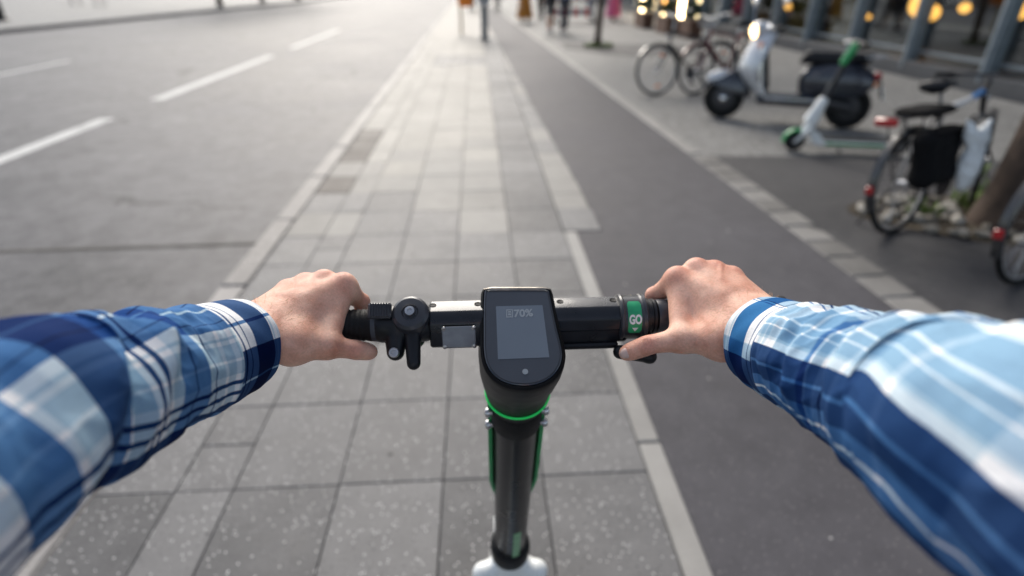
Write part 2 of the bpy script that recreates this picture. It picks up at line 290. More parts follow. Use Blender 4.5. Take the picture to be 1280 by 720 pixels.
# ------------------------------------------------------------------ mesh building
def frame_from(d):
    d = Vector(d).normalized(); up = Vector((0, 0, 1)) if abs(d.z) < .95 else Vector((0, 1, 0))
    x = up.cross(d).normalized(); y = d.cross(x)
    return x, y, d
class MB:
    def __init__(s): s.v = []; s.f = []
    def add(s, vs, fs):
        o = len(s.v); s.v += [tuple(v) for v in vs]; s.f += [tuple(i + o for i in f) for f in fs]; return s
    def rings(s, rings, caps=True, closed=False):
        n = len(rings[0]); vs = [p for r in rings for p in r]; fs = []
        k = len(rings)
        for i in range(k if closed else k - 1):
            a, b = i * n, ((i + 1) % k) * n
            for j in range(n):
                j2 = (j + 1) % n; fs.append((a + j, a + j2, b + j2, b + j))
        if caps and not closed:
            fs.append(tuple(range(n))[::-1]); fs.append(tuple((k - 1) * n + j for j in range(n)))
        return s.add(vs, fs)
    def tube(s, pts, r, n=10, caps=True, closed=False, sq=None):
        pts = [Vector(p) for p in pts]; k = len(pts)
        rr = r if isinstance(r, (list, tuple)) else [r] * k
        rs = []; px = None
        for i, p in enumerate(pts):
            if closed: d = pts[(i + 1) % k] - pts[i - 1]
            else: d = pts[min(i + 1, k - 1)] - pts[max(i - 1, 0)]
            d = d.normalized()
            if px is None: x, y, _ = frame_from(d)
            else:
                x = (px - d * px.dot(d)).normalized(); y = d.cross(x)
            px = x
            q = sq or (1, 1)
            rs.append([p + (x * math.cos(2 * math.pi * j / n) * q[0] + y * math.sin(2 * math.pi * j / n) * q[1]) * rr[i] for j in range(n)])
        return s.rings(rs, caps, closed)
    def lathe(s, prof, o, d, n=24, caps=True, x=None):
        """prof: (radius, height along d)"""
        o = Vector(o); fx, fy, fd = frame_from(d)
        if x is not None: fx = (Vector(x) - fd * Vector(x).dot(fd)).normalized(); fy = fd.cross(fx)
        return s.rings([[o + fd * h + (fx * math.cos(2 * math.pi * j / n) + fy * math.sin(2 * math.pi * j / n)) * max(r, 1e-5) for j in range(n)] for r, h in prof], caps)
    def torus(s, c, axis, Rr, r, n=40, m=10, sq=(1, 1)):
        c = Vector(c); x, y, d = frame_from(axis)
        rs = []
        for i in range(n):
            a = 2 * math.pi * i / n; e = x * math.cos(a) + y * math.sin(a)
            rs.append([c + e * (Rr + r * sq[0] * math.cos(2 * math.pi * j / m)) + d * r * sq[1] * math.sin(2 * math.pi * j / m) for j in range(m)])
        return s.rings(rs, False, True)
    def box(s, c, size, ch=0.0, rot=None, taper=1.0):
        """chamfered box; rot = 3x3 Matrix"""
        x, y, z = [k / 2 for k in size]; ch = min(ch, x * .9, y * .9, z * .9)
        def oct_(hx, hy, c_): return [(-hx + c_, -hy), (hx - c_, -hy), (hx, -hy + c_), (hx, hy - c_), (hx - c_, hy), (-hx + c_, hy), (-hx, hy - c_), (-hx, -hy + c_)]
        if ch > 0:
            rs = []
            for zz, ins in ((-z, ch), (-z + ch, 0), (z - ch, 0), (z, ch)):
                t = 1 if zz < 0 else taper
                rs.append([Vector((px * t, py * t, zz)) for px, py in oct_(x - ins, y - ins, ch)])
        else:
            rs = [[Vector((px * t, py * t, zz)) for px, py in ((-x, -y), (x, -y), (x, y), (-x, y))] for zz, t in ((-z, 1), (z, taper))]
        c = Vector(c)
        rs = [[(rot @ p if rot else p) + c for p in r] for r in rs]
        return s.rings(rs)
    def ell(s, c, rad, n=16, m=10, rot=None):
        rs = []
        for i in range(m + 1):
            a = -math.pi / 2 + math.pi * i / m; cr = max(math.cos(a), 1e-4)
            rs.append([Vector((rad[0] * cr * math.cos(2 * math.pi * j / n), rad[1] * cr * math.sin(2 * math.pi * j / n), rad[2] * math.sin(a))) for j in range(n)])
        c = Vector(c)
        rs = [[(rot @ p if rot else p) + c for p in r] for r in rs]
        return s.rings(rs)
    def mesh(s, name, smooth=35):
        me = bpy.data.meshes.new(name); me.from_pydata(s.v, [], s.f); me.validate()
        bm = bmesh.new(); bm.from_mesh(me); bmesh.ops.recalc_face_normals(bm, faces=bm.faces); bm.to_mesh(me); bm.free()
        if smooth:
            me.polygons.foreach_set('use_smooth', [True] * len(me.polygons)); me.set_sharp_from_angle(angle=R(smooth))
        return me
    def build(s, name, m, parent=None, smooth=35):
        return link(name, s.mesh(name, smooth), m, parent)
def link(name, me, m=None, parent=None):
    if m is not None and not me.materials: me.materials.append(m)
    o = bpy.data.objects.new(name, me); COL.objects.link(o)
    if parent: o.parent = parent
    return o
def tag(o, label=None, cat=None, group=None, kind=None):
    if label: o['label'] = label
    if cat: o['category'] = cat
    if group: o['group'] = group
    if kind: o['kind'] = kind
    return o
def thing(name, label, cat, loc=(0, 0, 0), rz=0.0, group=None, lean=0.0):
    o = bpy.data.objects.new(name, None); COL.objects.link(o); o.empty_display_size = .1
    o.location = loc
    o.rotation_mode = 'XYZ'
    o.matrix_world = Matrix.Translation(Vector(loc)) @ Matrix.Rotation(rz, 4, 'Z') @ Matrix.Rotation(lean, 4, 'X')
    return tag(o, label, cat, group)
def copy_tree(o, parent=None):
    c = o.copy(); COL.objects.link(c)
    if parent: c.parent = parent; c.matrix_parent_inverse = o.matrix_parent_inverse.copy()
    for ch in list(o.children): copy_tree(ch, c)
    return c

# signed-distance modelling: round cones and ellipsoids blended, meshed by surface nets
class SDF:
    def __init__(s): s.p = []
    def cone(s, a, b, ra, rb, k=.01): s.p.append(('c', np.array(a, float), np.array(b, float), ra, rb, k)); return s
    def ball(s, c, r, k=.01): return s.cone(c, Vector(c) + Vector((0, 0, 1e-4)), r, r, k)
    def ell(s, c, rad, k=.01, rot=None): s.p.append(('e', np.array(c, float), np.array(rad, float), None if rot is None else np.array(rot), 0, k)); return s
    def cut(s, c, rad, k=.005, rot=None): s.p.append(('x', np.array(c, float), np.array(rad, float), None if rot is None else np.array(rot), 0, k)); return s
    def cutcone(s, a, b, ra, rb, k=.004): s.p.append(('xc', np.array(a, float), np.array(b, float), ra, rb, k)); return s
    def half(s, c, nrm, k=.003): s.p.append(('h', np.array(c, float), np.array(nrm, float), 0, 0, k)); return s
    def ev(s, P):
        D = None
        for t, a, b, c, d, k in s.p:
            if t in ('c', 'xc'):
                ba = b - a; pa = P - a; h = np.clip(pa @ ba / max(ba @ ba, 1e-12), 0, 1)
                v = np.linalg.norm(pa - h[:, None] * ba, axis=1) - (c + (d - c) * h)
            elif t == 'h': v = (P - a) @ (b / np.linalg.norm(b))
            else:
                q = P - a
                if c is not None: q = q @ c
                k0 = np.linalg.norm(q / b, axis=1); k1 = np.linalg.norm(q / (b * b), axis=1); v = k0 * (k0 - 1) / np.maximum(k1, 1e-9)
            if D is None: D = v
            elif t in ('x', 'xc'):
                h = np.clip(.5 - .5 * (D + v) / k, 0, 1); D = D + (-v - D) * h + k * h * (1 - h)
            elif t == 'h':
                D = np.maximum(D, v)
            else:
                h = np.clip(.5 + .5 * (D - v) / k, 0, 1); D = D + (v - D) * h - k * h * (1 - h)
        return D
    def bounds(s):
        lo = np.full(3, 1e9); hi = -lo
        for t, a, b, c, d, k in s.p:
            if t == 'c':
                lo = np.minimum(lo, np.minimum(a - c, b - d)); hi = np.maximum(hi, np.maximum(a + c, b + d))
            elif t == 'e':
                m = b.max() if c is not None else b; lo = np.minimum(lo, a - m); hi = np.maximum(hi, a + m)
        return lo, hi
    def mb(s, h, extra=None):
        lo, hi = s.bounds(); lo = lo - 3 * h; hi = hi + 3 * h
        n = np.ceil((hi - lo) / h).astype(int) + 1
        ax = [lo[i] + h * np.arange(n[i]) for i in range(3)]
        P = np.stack(np.meshgrid(*ax, indexing='ij'), -1).reshape(-1, 3)
        V = np.empty(len(P))
        for i in range(0, len(P), 400000): V[i:i + 400000] = s.ev(P[i:i + 400000])
        if extra is not None: V = V + extra(P)
        V = V.reshape(n); return nets(V, lo, h)
def nets(V, lo, h):
    n = np.array(V.shape); ins = V < 0
    c = np.zeros(tuple(n - 1), int)
    sl = lambda o: tuple(slice(o[i], n[i] - 1 + o[i]) for i in range(3))
    offs = [(i, j, k) for i in (0, 1) for j in (0, 1) for k in (0, 1)]
    for o in offs: c += ins[sl(o)]
    act = (c > 0) & (c < 8)
    ids = np.argwhere(act); idx = -np.ones(tuple(n - 1), int); idx[act] = np.arange(len(ids))
    acc = np.zeros((len(ids), 3)); cnt = np.zeros(len(ids))
    for o in offs:
        for a in range(3):
            if o[a] == 0:
                o2 = list(o); o2[a] = 1
                i0 = ids + np.array(o); i1 = ids + np.array(o2)
                v0 = V[tuple(i0.T)]; v1 = V[tuple(i1.T)]; m = (v0 < 0) != (v1 < 0)
                t = np.where(m, v0 / np.where(m, v0 - v1, 1), 0)
                acc += np.where(m[:, None], np.array(o) + t[:, None] * (np.array(o2) - np.array(o)), 0); cnt += m
    verts = lo + h * (ids + acc / cnt[:, None])
    fs = []
    for a in range(3):
        b, d = (a + 1) % 3, (a + 2) % 3
        s0 = [slice(0, n[i]) for i in range(3)]; s1 = list(s0); s0[a] = slice(0, n[a] - 1); s1[a] = slice(1, n[a])
        A = ins[tuple(s0)]; B = ins[tuple(s1)]
        E = np.argwhere(A != B)
        E = E[(E[:, b] > 0) & (E[:, d] > 0) & (E[:, b] < n[b] - 1) & (E[:, d] < n[d] - 1)]
        if not len(E): continue
        fl = A[tuple(E.T)]
        q = []
        for db, dd in ((-1, -1), (0, -1), (0, 0), (-1, 0)):
            e = E.copy(); e[:, b] += db; e[:, d] += dd; q.append(idx[tuple(e.T)])
        q = np.stack(q, 1); q[~fl] = q[~fl][:, ::-1]; fs.append(q)
    mb = MB(); mb.v = [tuple(v) for v in verts]; mb.f = [tuple(int(i) for i in r) for r in np.concatenate(fs)]
    return mb

# text and flat signs
def text_obj(name, txt, m, parent, mtx, size, ext=.0003, bold=0.0):
    cu = bpy.data.curves.new(name, 'FONT'); cu.body = txt; cu.size = size; cu.extrude = ext; cu.align_x = 'CENTER'; cu.align_y = 'CENTER'; cu.offset = bold
    t = bpy.data.objects.new('tmp', cu); COL.objects.link(t); bpy.context.view_layer.update()
    me = bpy.data.meshes.new_from_object(t.evaluated_get(bpy.context.evaluated_depsgraph_get())); bpy.data.objects.remove(t)
    me.materials.clear(); me.transform(mtx)
    return link(name, me, m, parent)
#@@SETTING
# ================================================================== THE SETTING
ZR = -0.08                                   # road level below the footway
def sheet(name, pts, z, m, label=None, sub=1):
    mb = MB(); mb.add([(p[0], p[1], z) for p in pts], [tuple(range(len(pts)))])
    o = mb.build(name, m, None, 0); return tag(o, kind='structure')
def lane_r(y): return 2.243 - .0365 * y      # right edge of the cycle lane
def lane_l(y): return .83 - .021 * (y - 3.6) if y > 3.56 else .645
Y0, Y1 = -6.0, 140.0
sheet('ground', [(-400, -300), (400, -300), (400, 600), (-400, 600)], -.16, M_dark)
sheet('road', [(-30, -30), (-1.48, -30), (-1.48, Y1), (-30, Y1)], ZR, M_road)
tag(MB().box((-.46, 67, -.073), (1.72, 146, .10)).build('footway_bed', M_joint, None, 0), kind='structure')
mb = MB(); yy = [Y0, 3.56, 3.561, 6, 10, 16, 24, 36]
mb.add([p for y in yy for p in ((lane_l(y), y, 0.0), (lane_r(y), y, 0.0))], [(2 * i, 2 * i + 1, 2 * i + 3, 2 * i + 2) for i in range(len(yy) - 1)])
tag(mb.build('cycle_lane', M_lane, None, 0), kind='structure')
# right-hand pavement: pale mosaic paving, with a dark asphalt bay in front
sheet('pavement', [(lane_r(Y0) - .05, Y0), (7.42, Y0), (7.42, 90), (lane_r(36) - .05, 36.5)], -.006, M_mosaic)
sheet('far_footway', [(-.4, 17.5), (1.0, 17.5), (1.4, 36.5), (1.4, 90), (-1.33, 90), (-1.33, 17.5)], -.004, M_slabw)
sheet('asphalt_bay', [(lane_r(Y0) + .22, Y0), (7.3, Y0), (7.3, 2.2), (5.4, 4.9), (3.9, 5.18), (lane_r(5.3) + .16, 5.36)], .0, M_dark)
sheet('asphalt_strip', [(2.15, 14.6), (2.2, 16.2), (5.2, 15.2), (5.6, 13.2), (3.4, 13.0)], .0, M_dark)  # asphalt round the slender tree; its dark tone also paints in the tree's shadow

# granite slabs of the footway, one by one
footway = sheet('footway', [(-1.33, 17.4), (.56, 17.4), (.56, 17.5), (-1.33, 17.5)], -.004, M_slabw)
PER = .4327; ROW0 = 1.418
cols = [(-1.325, -1.06), (-1.06, -.866), (-.866, -.511), (-.511, -.156), (-.156, .19), (.19, .56)]
gap = .0034
def slab_mesh(wd, ln, th=.05, ch=.0022):
    return MB().box((0, 0, -th / 2), (wd, ln, th), ch).mesh('slab', 20)
def put(name, me, m, parent, loc, tilt=.0025, rz=0):
    o = bpy.data.objects.new(name, me); COL.objects.link(o); o.parent = parent
    o.location = (loc[0], loc[1], loc[2]); o.rotation_euler = (random.uniform(-tilt, tilt), random.uniform(-tilt, tilt), rz)
    o.material_slots[0].link = 'OBJECT'; o.material_slots[0].material = m
    return o
cm = []
for a, b in cols:
    me = slab_mesh(b - a - gap, PER - gap); me.materials.append(M_slab); cm.append(me)
half = slab_mesh(.194 - gap, PER / 2 - gap); half.materials.append(M_slab)
for r in range(-4, 38):
    y = ROW0 + (r + .5) * PER; yl = y
    for c, (a, b) in enumerate(cols):
        x = (a + b) / 2; m = M_slab
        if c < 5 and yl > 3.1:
            k_ = random.random(); m = (M_slab if k_ > (yl - 3.1) / 1.6 else M_slabm) if yl < 4.7 else (M_slabm if k_ > (yl - 4.7) / 1.6 else M_slabw)  # paler strip is real; its paling with distance puts far glow into colour
        if c == 1 and r % 4 == 0:                    # the narrow column is cut into short pieces here and there
            for k in (-.25, .25): put('slab', half, m, footway, (x, y + k * PER, random.uniform(-.0015, .0015)))
            continue
        if c == 0 and (4.45 < y < 4.95 or 5.2 < y < 6.6): m = M_cover
        if 12.0 < y < 13.4 and c >= 2: m = M_slab
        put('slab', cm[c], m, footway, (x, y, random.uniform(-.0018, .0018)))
# the extra column beside the lane, from where the concrete edging ends
y = 3.58
wm = {}
while y < 17.4:
    ln = random.choice((.42, .5, .34)); wdt = round(lane_l(y + ln / 2) - .565, 2)
    key = (wdt, ln)
    if key not in wm:
        wm[key] = slab_mesh(wdt, ln - gap); wm[key].materials.append(M_slab)
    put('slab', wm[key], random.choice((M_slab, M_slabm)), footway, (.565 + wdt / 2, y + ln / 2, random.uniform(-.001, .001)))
    y += ln
# kerb stones towards the road
kerb = tag(MB().box((-1.405, 67, -.12), (.12, 146, .12)).build('kerb', M_kerb, None, 0), kind='structure')
km = MB().box((0, 0, -.09), (.15, .993, .18), .012).mesh('kerb_stone', 25); km.materials.append(M_kerb)
for i in range(44): put('kerb_stone', km, M_kerb, kerb, (-1.405, -1.6 + i, .002 + random.uniform(-.002, .002)), .002)
# concrete edging between slabs and cycle lane
edging = tag(MB().box((.6025, .75, -.06), (.07, 5.6, .08)).build('lane_edging', M_joint, None, 0), kind='structure')
em = MB().box((0, 0, -.04), (.082, .994, .09), .006).mesh('edging_stone', 25); em.materials.append(M_strip)
for i in range(5): put('edging_stone', em, M_strip, edging, (.6025, 3.05 - i, .0045), .002)
# right edge of the lane: broad setts near, a narrow pale kerb line further on
ang = math.atan(.0365)
setts = tag(MB().box((lane_r(1.0) + .13, 1.0, -.07), (.25, 8.6, .10)).build('sett_edging', M_joint, None, 0), kind='structure')
setts.rotation_euler = (0, 0, 0)
sms = []
for k in range(4):
    me = MB().box((0, 0, -.05), (.205 + .006 * k, .222 + .010 * k, .1), .010).mesh('sett', 25); me.materials.append(M_sett); sms.append(me)
y = -1.2
while y < 5.35:
    k = random.randrange(4)
    put('sett', sms[k], M_sett, setts, (lane_r(y) + .115, y, .004 + random.uniform(-.003, .003)), .012, ang)
    y += .228 + .010 * k
line = tag(MB().box((lane_r(20) + .075, 21, -.07), (.10, 30, .06)).build('pavement_kerb', M_joint, None, 0), kind='structure')
line.location = (0, 0, 0)
lm = MB().box((0, 0, -.05), (.135, .994, .1), .008).mesh('kerb_stone', 25); lm.materials.append(M_strip)
for i in range(30): put('kerb_stone', lm, M_strip, line, (lane_r(5.9 + i) + .075, 5.92 + i, .006), .002, ang)

# road markings and far side
def quad_mark(name, p0, p1, wd, m=M_paint, z=ZR + .004):
    a = Vector(p0); b = Vector(p1); d = (b - a).normalized(); s = Vector((-d.y, d.x, 0)) * wd / 2
    return sheet(name, [a - s, b - s, b + s, a + s], z, m)
X1 = -4.82
for ya, yb in ((4.6, 7.75), (9.0, 14.3), (15.9, 21.5)): quad_mark('lane_marking', (X1 + .008 * ya, ya, 0), (X1 + .008 * yb, yb, 0), .20)
for ya, yb in ((11.4, 13.7),): quad_mark('lane_marking', (-8.85, ya, 0), (-8.8, yb, 0), .13)
quad_mark('road_joint', (-20, 3.33, 0), (-1.52, 3.66, 0), .035, M_joint)
a, b = G(0, 42, ZR), G(370, 5, ZR)
fk = [(-17.6, -10), (a.x, a.y), (b.x, b.y), (b.x + 2.2, 90), (-60, 90), (-60, -10)]
sheet('far_pavement', fk, ZR + .12, M_mosaic)
farkerb = MB()
for p, q in ((fk[0], fk[1]), (fk[1], fk[2]), (fk[2], fk[3])):
    d = Vector((q[0] - p[0], q[1] - p[1], 0)); rot = Matrix.Rotation(math.atan2(d.y, d.x), 3, 'Z')
    farkerb.box(((p[0] + q[0]) / 2, (p[1] + q[1]) / 2, ZR + .045), (d.length, .16, .17), .01, rot)
tag(farkerb.build('far_kerb', M_kerb, None), kind='structure')

# tree bed with loose stones
tb = Vector((3.60, 3.62, 0))
bed = MB(); bed.add([(tb.x + .82 * math.cos(t) * (1 + .08 * math.sin(3 * t)) - .2 * math.sin(t), tb.y + .5 * math.sin(t), .006) for t in np.linspace(0, 2 * math.pi, 28)[:-1]], [tuple(range(27))])
bed = tag(bed.build('tree_bed', M_soil, None, 0), kind='structure')
rock_me = []
for k in range(5):
    mb = MB().ell((0, 0, 0), (1, .8, .55), 8, 5)
    mb.v = [(x * (1 + random.uniform(-.18, .18)), y * (1 + random.uniform(-.18, .18)), z * (1 + random.uniform(-.2, .2))) for x, y, z in mb.v]
    me = mb.mesh('stone', 30); me.materials.append(M_rock); rock_me.append(me)
for k in range(120):
    t = random.uniform(0, 2 * math.pi); q = math.sqrt(random.uniform(.05, 1))
    p = (tb.x + .78 * q * math.cos(t) - .2 * q * math.sin(t), tb.y + .47 * q * math.sin(t))
    if (p[0] - 3.62) ** 2 + (p[1] - 3.55) ** 2 < .2 ** 2: continue
    o = put('stone', random.choice(rock_me), M_rock, bed, (p[0], p[1], .025), .3, random.uniform(0, 6)); sc = random.uniform(.028, .062); o.scale = (sc, sc, sc)

# ------------------------------------------------------------------ trees
def leaf_mesh(centre, radii, n, size, seed):
    rnd = np.random.RandomState(seed); vs, fs = [], []
    cl = [np.array(centre) + (rnd.randn(3) * .42) * np.array(radii) for _ in range(26)]
    for i in range(n):
        c = cl[rnd.randint(26)] + rnd.randn(3) * np.array(radii) * .17
        a = rnd.randn(3); a /= np.linalg.norm(a); b = np.cross(a, rnd.randn(3)); b /= np.linalg.norm(b); s = size * rnd.uniform(.6, 1.3)
        o = len(vs); vs += [tuple(c - a * s), tuple(c + b * s * .45), tuple(c + a * s), tuple(c - b * s * .45)]; fs.append((o, o + 1, o + 2, o + 3))
    mb = MB(); mb.v = vs; mb.f = fs; return mb
def make_tree(label, loc, r0, lean=(0, 0), h=3.0, crown=2.2, leaves=5000, seed=1, group=None):
    t = thing('street_tree', label, 'tree', loc, 0, group)
    pts, rr = [], []
    for i in range(11):
        k = i / 10; pts.append((lean[0] * k * h + .03 * math.sin(5 * k + seed), lean[1] * k * h + .03 * math.cos(4 * k + seed), -.05 + k * h))
        rr.append(r0 * (1.35 - .9 * min(k * 8, .55) - .35 * k) if k < .1 else r0 * (1.0 - .35 * k))
    mb = MB().tube(pts, rr, 14); mb.v = [(x * (1 + .06 * math.sin(9 * math.atan2(y, x) + z * 7)), y, z) for x, y, z in mb.v]
    top = Vector(pts[-1]); rnd = random.Random(seed)
    for i in range(6):
        a = i * 1.05 + rnd.random(); L = rnd.uniform(.6, .95) * crown
        e = top + Vector((math.cos(a) * L * .7, math.sin(a) * L * .7, L)); m_ = (top + e) / 2 + Vector((math.cos(a), math.sin(a), -.2)) * .15
        mb.tube([top - Vector((0, 0, .15 + .1 * i)), m_, e], [r0 * .5, r0 * .3, r0 * .1], 7)
    mb.build('trunk', M_bark, t)
    leaf_mesh((top.x, top.y, top.z + crown * 1.0), (crown, crown, crown * .85), leaves, .09, seed).build('crown', M_leaf, t, 0)
    return t
make_tree('thick brown leaning trunk rising out of the bed of loose stones', (3.60, 3.55, 0), .135, (.13, .02), 3.4, 2.0, 7000, 3)
p = G(748, 58); make_tree('slender dark trunk standing in the strip of dark asphalt with grass at its foot', p, .085, (0, 0), 3.2, 1.7, 5000, 5)
for i, (px, py) in enumerate(((275, 8), (328, 3), (372, 0))):
    p = G(px, py, ZR + .12); make_tree(['slim street tree across the road, first beyond the cafe chairs', 'slim street tree across the road, second beyond the cafe chairs', 'slim street tree across the road, third beyond the cafe chairs'][i], p, .16, (0, 0), 4, 2.2, 6000, 8, 'trees across the road')
def weeds(label, spots, n=14, hgt=.12):
    mb = MB()
    for cx, cy in spots:
        for i in range(n):
            a = random.uniform(0, 6.28); L = random.uniform(.5, 1) * hgt; x, y = cx + random.gauss(0, .05), cy + random.gauss(0, .05); w_ = .012
            d = Vector((math.cos(a), math.sin(a), 0)); s = Vector((-d.y, d.x, 0)) * w_; b0 = Vector((x, y, 0.004)); b1 = b0 + d * L * .3 + Vector((0, 0, L * .8)); b2 = b0 + d * L * .8 + Vector((0, 0, L))
            mb.add([b0 - s * .5, b0 + s * .5, b1 + s, b1 - s, b2], [(0, 1, 2, 3), (3, 2, 4)])
    return tag(mb.build('weeds', M_weed, None, 0), label, 'weeds')
q = G(1205, 255); q2 = G(1150, 270); q3 = G(1195, 205)
weeds('yellow green weeds growing between the loose stones of the tree bed', [(q.x, q.y), (q2.x, q2.y), (q.x + .25, q.y + .1), (q3.x - .1, q3.y - .3), (q.x - .1, q.y - .25)], 26, .13)
p = G(748, 59); weeds('ring of grass round the foot of the slender trunk', [(p.x + .3 * math.cos(a), p.y + .25 * math.sin(a)) for a in np.linspace(0, 6.28, 14)], 14, .12)
# trodden gum and pale splashes on lane and slabs
gum = MB().lathe([(1, 0), (.9, .12), (.5, .16), (.01, .17)], (0, 0, 0), (0, 0, 1), 10).mesh('gum_spot', 40); M_gum = mat('grey_gum', (.34, .33, .32), .7, 0, .2, 60); gum.materials.append(M_gum)
lane_o = bpy.data.objects['cycle_lane']; rg = random.Random(21)
p = G(886, 473); spots = [(p.x, p.y, lane_o)] + [(rg.uniform(.8, 1.9), rg.uniform(.9, 6), lane_o) for _ in range(9)] + [(rg.uniform(-1.2, .5), rg.uniform(1.1, 5), footway) for _ in range(16)]
for x, y, par in spots:
    o = put('gum_spot', gum, M_gum if par is lane_o else mat('dark_gum', (.07, .068, .066), .7, 0, .2, 60), par, (x, y, .0022 if par is footway else .0003), 0, rg.uniform(0, 6)); k_ = rg.uniform(.005, .011); o.scale = (k_, k_ * rg.uniform(.7, 1), .006)
#@@BUILDING
# ------------------------------------------------------------------ the glazed building on the right
XF = 7.75
bld = thing('glass_building', 'dark glazed shopfront building with steel columns and warm lights inside', 'building', (XF, 30, 0))
def bpart(name, mb, m, sm=30):
    o = mb.build(name, m, bld, sm); o.matrix_parent_inverse = Matrix.Translation((-XF, -30, 0)); return o
bpart('plinth', MB().box((XF + .15, 34, .06), (.5, 64, .30), .01), M_facade)
bpart('interior_floor', MB().box((XF + 3.4, 34, .10), (5.9, 64, .1)), M_insfloor)
bpart('back_wall', MB().box((XF + 6.3, 34, 1.8), (.2, 64, 3.5)), M_inside)
bpart('interior_ceiling', MB().box((XF + 3.2, 34, 3.52), (6.2, 64, .1)), M_inside)
bpart('upper_wall', MB().box((XF + 3.3, 34, 8.9), (6.4, 64, 10.6), .02), M_facade)
bpart('roof', MB().box((XF + 3.3, 34, 14.35), (6.8, 64.4, .25), .02), M_facade)
colm = MB().box((0, 0, 1.78), (.20, .16, 3.4), .012)
colm.box((-.06, 0, 1.78), (.14, .06, 3.39), .004)
cme = colm.mesh('column', 30); cme.materials.append(M_column)
pme = MB().box((0, 0, 1.86), (.02, 1.70, 3.28), 0).mesh('pane', 0); pme.materials.append(M_pane)
tme = MB().box((0, 0, 0), (.05, 1.6, .05), .004).mesh('transom', 30); tme.materials.append(M_column)
wme = MB().box((0, 0, 0), (.06, 1.1, 1.9), .01).mesh('window', 30); wme.materials.append(M_pane)
for i in range(34):
    y = 3.4 + i * 1.78
    for nm, me, dx, dy, z in (('column', cme, .02, 0, 0), ('pane', pme, .10, .89, 0), ('transom', tme, .10, .89, .36), ('transom', tme, .10, .89, 2.6)):
        o = link(nm, me, None, bld); o.location = (dx, y + dy - 30, z)
    if i % 2 == 0:
        for fl in range(3):
            o = link('window', wme, None, bld); o.location = (.10 - .03, y - 30, 5.6 + 3.3 * fl)
# lamps glowing inside the shop, found by their pixels on the planes they hang in
def lamp(px, py, X, r, m, label, stretch=1.0, kind='pendant_lamp', flat=1.0):
    p = PXX(px, py, X); t = thing(kind, label, 'lamp', (p.x, p.y, p.z))
    MB().ell((0, 0, 0), (r * flat, r, r * stretch), 16, 10).build('globe', m, t)
    MB().tube([(0, 0, r * stretch * .95), (0, 0, 3.46 - p.z)], .008, 6).build('cord', M_black, t)
    return t
lamp(1150, 6, 8.8, .19, M_lamp, 'large orange glowing lampshade behind the glass shopfront', 1.15)
lamp(1166, 16, 9.2, .13, M_lamp, 'smaller orange lampshade beside the large one behind the glass', 1.1)
lamp(1275, 14, 8.5, .12, M_lamp, 'round yellow glowing lamp behind the glass above the parked bicycle')
lamp(1084, 21, 8.6, .08, M_lamp, 'small orange oval lamp behind the glass above the motor scooter', .7)
lamp(1062, 4, 9.0, .09, M_lamp, 'small dim orange lamp high behind the glass near the motor scooter', .7)
for px, py, X, r, lb in ((906, 4, 8.7, .12, 'added small orange lamp behind the glass to the far side of the round headlight'), (985, 8, 8.9, .09, 'added small orange lamp behind the glass above the moped seat'), (1022, 2, 8.6, .10, 'added orange lamp high behind the glass between two steel columns above the moped'), (1206, 10, 9.4, .10, 'added deep set orange lamp behind the glass between the large lampshade and the round yellow lamp')):  # extra lamps added to make the shop interior look warmer
    lamp(px, py, X, r, M_lamp, lb, .9)
def wall_lamp(px0, py0, py1, X, r, label):
    a = PXX(px0, py0, X); b = PXX(px0 - 3, py1, X); t = thing('wall_lamp', label, 'lamp', (a.x, a.y, b.z))
    MB().tube([(0, 0, 0), (0, 0, a.z - b.z)], r, 10).build('light_tube', M_lamp2, t)
    MB().box((r + .02, 0, (a.z - b.z) / 2), (.05, r * 2.4, (a.z - b.z) * 1.1), .005).build('bracket', M_black, t)
wall_lamp(806, -20, 16, XF - .22, .10, 'tall warm light tube on the far shop column')
wall_lamp(856, -20, 26, XF - .22, .085, 'long warm light tube on the shop column above the parked bicycles')
for px, py, r, lb in ((829, 19, .10, 'small round warm lamp low in the shop window above the bicycle wheel'), (831, 3, .12, 'round warm lamp high in the shop window between the light tubes'), (842, 6, .10, 'faint round lamp beside the long light tube')):
    p = PXX(px, py, XF - .2); t = thing('wall_lamp', lb, 'lamp', p); MB().ell((0, 0, 0), (r * .6, r, r), 14, 8).build('globe', M_lamp2 if py > 10 else M_lamp, t); MB().box((.10, 0, 0), (.16, .05, .05), .004).build('bracket', M_black, t)
def bx_thing(name, label, cat, loc, size, m, group=None, ch=.01):
    return tag(MB().box((loc[0], loc[1], loc[2] + size[2] / 2), size, ch).build(name, m, None), label, cat, group)
# shop interior furniture seen as dark shapes, and curtains
for i, (y, m) in enumerate(((13.0, M_yellow), (14.9, M_yellow), (17.4, M_brown), (21, M_yellow))):
    mb = MB(); n = 40
    vs = [(XF + .42 + .04 * math.sin(k * 1.3), y + k * .026, z) for z in (.16, 3.4) for k in range(n)]
    mb.add(vs, [(k, k + 1, n + k + 1, n + k) for k in range(n - 1)])
    tag(mb.build('curtain', m, None), ['yellow curtain hanging inside the glass beside the headlight', 'yellow curtain hanging inside the glass behind the bicycle saddles', 'brown curtain hanging inside the glass', 'yellow curtain inside the far shop window'][i], 'curtain')
def planter(label, loc, L, group):
    t = thing('planter', label, 'planter', loc, 0, group)
    mb = MB().box((0, 0, .22), (.36, L, .44), .015); mb.build('box', M_brown, t)
    mb = MB().box((0, 0, .455), (.40, L + .04, .03), .005); mb.build('rim', M_brown, t)
    leaf_mesh((0, 0, .72), (.18, L * .4, .22), 700, .06, int(loc[1] * 10)).build('foliage', M_hedge, t, 0)
